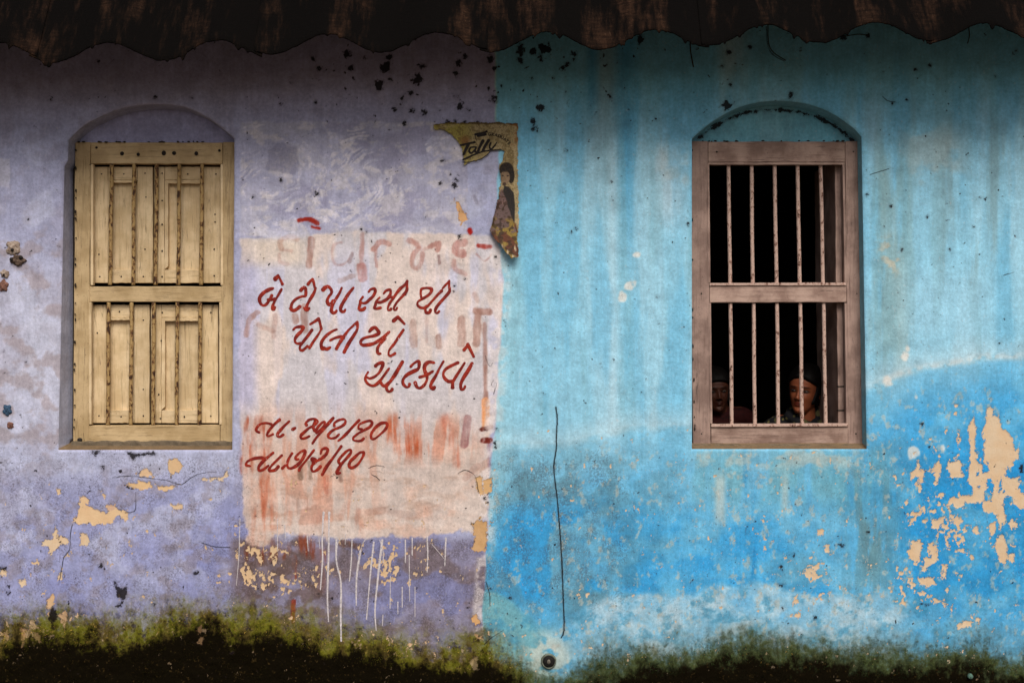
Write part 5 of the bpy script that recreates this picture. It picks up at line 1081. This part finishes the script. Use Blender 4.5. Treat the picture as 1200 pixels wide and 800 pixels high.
def person(px, py, depth, face_deg, tilt, scale, tone, cloth_c, cloth_c2, label, child=False, look=0.0):
    """eye line at photo point (px, py); built facing the street (-y)"""
    eye = P(px, py, depth); S = scale
    T = Matrix.Translation(eye) @ Matrix.Rotation(math.radians(face_deg), 4, 'Z') @ Matrix.Rotation(math.radians(tilt), 4, 'Y')
    TB = Matrix.Translation(eye + Vector((.02, 0, .075) if child else (0, 0, .035))) @ Matrix.Rotation(math.radians(face_deg * .5), 4, 'Z')
    root = empty("person", (eye.x, eye.y, .06)); props(root, label, "person")
    bm = head_bm(0.0); 
    for sd_ in (-1, 1): ellipsoid(bm, (sd_ * .074, .008, -.014), (.007, .015, .029), 3, Matrix.Rotation(sd_ * .25, 3, 'Z'))
    bm.transform(T)
    b2 = bmesh.new(); keepbm = bm; bm = b2
    capsule(bm, (0, .016, -.125), (0, .022, -.185), .052, .055)
    z0 = eye.z - .06; H = z0 / S
    capsule(bm, (-.13, .03, -.215), (.13, .03, -.215), .055, .055); ellipsoid(bm, (0, .03, -.34), (.145, .10, .16), 3); ellipsoid(bm, (0, .03, -.52), (.125, .09, .14), 3); ellipsoid(bm, (0, .03, -.66), (.155, .105, .12), 3)
    fl = -H / 1.0 + .0
    for s in (-1, 1):
        capsule(bm, (s * .165, .03, -.225), (s * .195, .05, -.49), .044, .036); capsule(bm, (s * .195, .05, -.49), (s * .185, .0, -.71), .035, .024)
        ellipsoid(bm, (s * .183, -.012, -.755), (.016, .036, .048), 3)
        for f_, (yy, ll) in enumerate(((-.042, .062), (-.022, .074), (-.002, .078), (.018, .070))[: 4]):
            yb = yy + .004; a = (s * .182, yb, -.79); m = (s * .180, yb - .004, -.79 - ll * .55); e = (s * .170, yb - .012, -.79 - ll)
            capsule(bm, a, m, .0085, .0078, 3); capsule(bm, m, e, .0078, .0068, 3)
        capsule(bm, (s * .178, -.040, -.745), (s * .165, -.068, -.79), .010, .0085, 3); 
        capsule(bm, (s * .080, .03, -.70), (s * .085, .02, -.70 + (fl + .70) * .48), .080, .055); capsule(bm, (s * .085, .02, -.70 + (fl + .70) * .48), (s * .085, .04, fl + .07), .052, .034)
        ellipsoid(bm, (s * .085, -.03, fl + .035), (.042, .11, .034), 3)
    bm.transform(TB)
    tmpm = bpy.data.meshes.new("t"); keepbm.to_mesh(tmpm); bm.from_mesh(tmpm); keepbm.free()
    me = remeshed("body", bm, .0038, skin_mat("skin", tone), 1)
    n = len(me.vertices); co = np.empty(n * 3); me.vertices.foreach_get("co", co); co = co.reshape(-1, 3)
    Ti = np.array(T.inverted()); lc = co @ Ti[:3, :3].T + Ti[:3, 3]
    col = np.tile(np.array(tone, float), (n, 1))
    def mx(c, m):
        nonlocal col
        m = np.clip(m, 0, 1)[:, None]; col = col * (1 - m) + np.array(c, float) * m
    fx, fy, fz = lc.T
    front = fy < -.05
    mx([tone[0] * .80, tone[1] * .50, tone[2] * .50], front * sm(1 - np.hypot(fx / .024, (fz + .0648) / .0115), -.1, .3))
    mx((40, 20, 16), front * sm(1 - np.hypot(fx / .021, (fz + .0648) / .0022), -.1, .4))
    for s in (-1, 1):
        mx((30, 18, 14), front * sm(1 - np.hypot((fx - s * .031) / .0195, (fz + .0005) / .0085), -.3, .4)); arch = .0215 - 6.0 * (fx - s * .030) ** 2
        mx((24, 15, 12), front * sm(1 - np.hypot((fx - s * .031) / .024, (fz - arch) / .0042), -.2, .4)); mx((40, 20, 16), front * sm(1 - np.hypot((fx - s * .010) / .005, (fz + .047) / .003), -.1, .3))
    c_attr(me, "pigment", lin(np.clip(col, 0, 255)))
    body = link("body", me); keep(body, root)
    # eyes
    t = NT("eye_white_and_iris"); t.l(t.attr("pigment").outputs["Color"], t.b.inputs["Base Color"]); t.b.inputs["Roughness"].default_value = .15
    for s in (-1, 1):
        bm = bmesh.new(); ellipsoid(bm, (0, 0, 0), (.0118,) * 3, 4); me = bpy.data.meshes.new("eyeball")
        q = np.array([v.co[:] for v in bm.verts]); g = np.array([look, -1, 0.05]); g = g / np.linalg.norm(g); d = (q / .0118) @ g
        for v in bm.verts: v.co = T @ (Vector((v.co.x * 1.12, v.co.y * .8, v.co.z * .46)) + Vector((s * .031, -.0760, .0008)))
        bm.to_mesh(me); bm.free(); me.polygons.foreach_set("use_smooth", [True] * len(me.polygons))
        c_attr(me, "pigment", np.where((d > .86)[:, None], lin((18, 10, 8)), lin((86, 74, 66)))); me.materials.append(t.m); keep(link("eyeball", me), root)
    # hair, parted in the middle and drawn back
    t = NT("black_hair"); nn_ = t.noise(t.ocoord((1, 1, .1)), 160, 3, .6); t.l(t.mix(nn_, L(4, 3, 3), L(15, 10, 8)), t.b.inputs["Base Color"]); t.b.inputs["Roughness"].default_value = .6; t.b.inputs["Specular IOR Level"].default_value = .12; t.l(t.bump(nn_, .004, .8), t.b.inputs["Normal"])
    def hm(X, Y, Z):
        line = .064 - 7.0 * X ** 2 + .004 * (fbm(X * 1e3, Z * 1e3, 9, 9, 3, 122) - .5) if not child else .052 - 4.0 * X ** 2
        front_m = sm(Z - line, -.006, .006); side = sm(Y + .030 + .25 * np.maximum(0, -Z), -.008, .008) * sm(Z, -.075, -.05)
        part = 0 if child else .006 * np.exp(-(X / .004) ** 2) * (Y < .02)
        return -.010 + .022 * np.clip(np.maximum(front_m, side), 0, 1) - part + (.010 if not child else .004) * sm(Y, -.02, .05) + .006 * (fbm(X * 1e3, Z * 1e3, 26, 60, 4, 121) - .5) * np.clip(np.maximum(front_m, side), 0, 1)
    bm = head_bm(0, hm)
    ellipsoid(bm, (0, .11, -.01), (.045, .04, .05), 3)
    if not child: capsule(bm, (0, .12, -.03), (0, .12, -.38), .028, .016)
    bm.transform(T); keep(link("hair", remeshed("hair", bm, .004, t.m, 1)), root)
    # clothes
    t = NT("printed_cotton"); g = t.ocoord(); v = t.n("ShaderNodeTexVoronoi"); v.inputs["Scale"].default_value = 34; t.l(g, v.inputs["Vector"])
    c = t.mix(t.ramp(v.outputs["Distance"], .18, .34, 1, 0), L(*cloth_c), L(*cloth_c2)); c = t.mix(t.ramp(t.noise(g, 22, 3, .6), .56, .62), c, L(*[min(255, q * .7) for q in cloth_c2])); t.l(c, t.b.inputs["Base Color"]); t.b.inputs["Roughness"].default_value = .85
    bm = bmesh.new(); capsule(bm, (-.135, .03, -.222), (.135, .03, -.222), .062, .062); ellipsoid(bm, (0, .03, -.34), (.152, .112, .165), 3); ellipsoid(bm, (0, .03, -.52), (.134, .10, .15), 3); ellipsoid(bm, (0, .03, -.66), (.165, .115, .125), 3)
    for s in (-1, 1): capsule(bm, (s * .165, .03, -.228), (s * .188, .045, -.40), .052, .048)
    capsule(bm, (0, .03, -.62), (0, .03, fl + .16), .150, .20)
    if not child: capsule(bm, (-.075, -.012, -.165), (.05, -.055, -.245), .030, .036); capsule(bm, (.05, -.055, -.245), (.12, .0, -.42), .036, .05); capsule(bm, (-.06, .05, -.15), (.08, .05, -.165), .04, .04)
    bm.transform(TB); keep(link("sari" if not child else "dress", remeshed("clothes", bm, .008, t.m, 3)), root)
person(943, 457.5, .50, -32, 5, 1.0, (138, 76, 48), (20, 20, 24), (112, 104, 62), "woman with dark parted hair and dark flowered sari looking out through the bars", False, -.1)
person(838, 458, 1.0, 4, -3, 1.0, (76, 42, 30), (50, 8, 7), (42, 7, 6), "child in a red top half hidden behind the left side of the barred window frame", True, 0)

# ---------------------------------------------------------------- ground
def ground():
    t = NT("packed_earth"); g = t.coord(); n = t.noise(g, 1.3, 6, .6); n2 = t.noise(g, 26, 5, .7)
    c = t.mix(t.ramp(n, .35, .65), L(74, 62, 50), L(92, 78, 62)); c = t.mix(t.math('MULTIPLY', t.ramp(n2, .55, .68), .5), c, L(54, 44, 34))
    t.l(c, t.b.inputs["Base Color"]); t.b.inputs["Roughness"].default_value = .95; t.l(t.bump(t.math('ADD', n, n2), .02, .6), t.b.inputs["Normal"])
    xs = np.concatenate([np.linspace(-120, -8, 20), np.linspace(-7.5, 7.5, 90), np.linspace(8, 120, 20)]); ys = np.concatenate([np.linspace(-120, -9, 20), np.linspace(-8.5, .04, 70), np.linspace(.4, 120, 30)])
    X, Y = np.meshgrid(xs, ys, indexing='ij'); h = .05 * (fbm(X.ravel() * 100, Y.ravel() * 100, 120, 120, 4, 110) - .5) * (np.abs(X.ravel()) < 8)
    h = np.where(Y.ravel() > -.1, -.01, h - .005); I = np.arange(X.size).reshape(X.shape)
    F = np.stack([I[:-1, :-1], I[1:, :-1], I[1:, 1:], I[:-1, 1:]], -1).reshape(-1, 4)
    me = mesh_np("ground", np.stack([X.ravel(), Y.ravel(), h], 1), F); me.materials.append(t.m); props(link("ground", me), "packed brown earth in front of the houses", None, None, "structure")
ground()
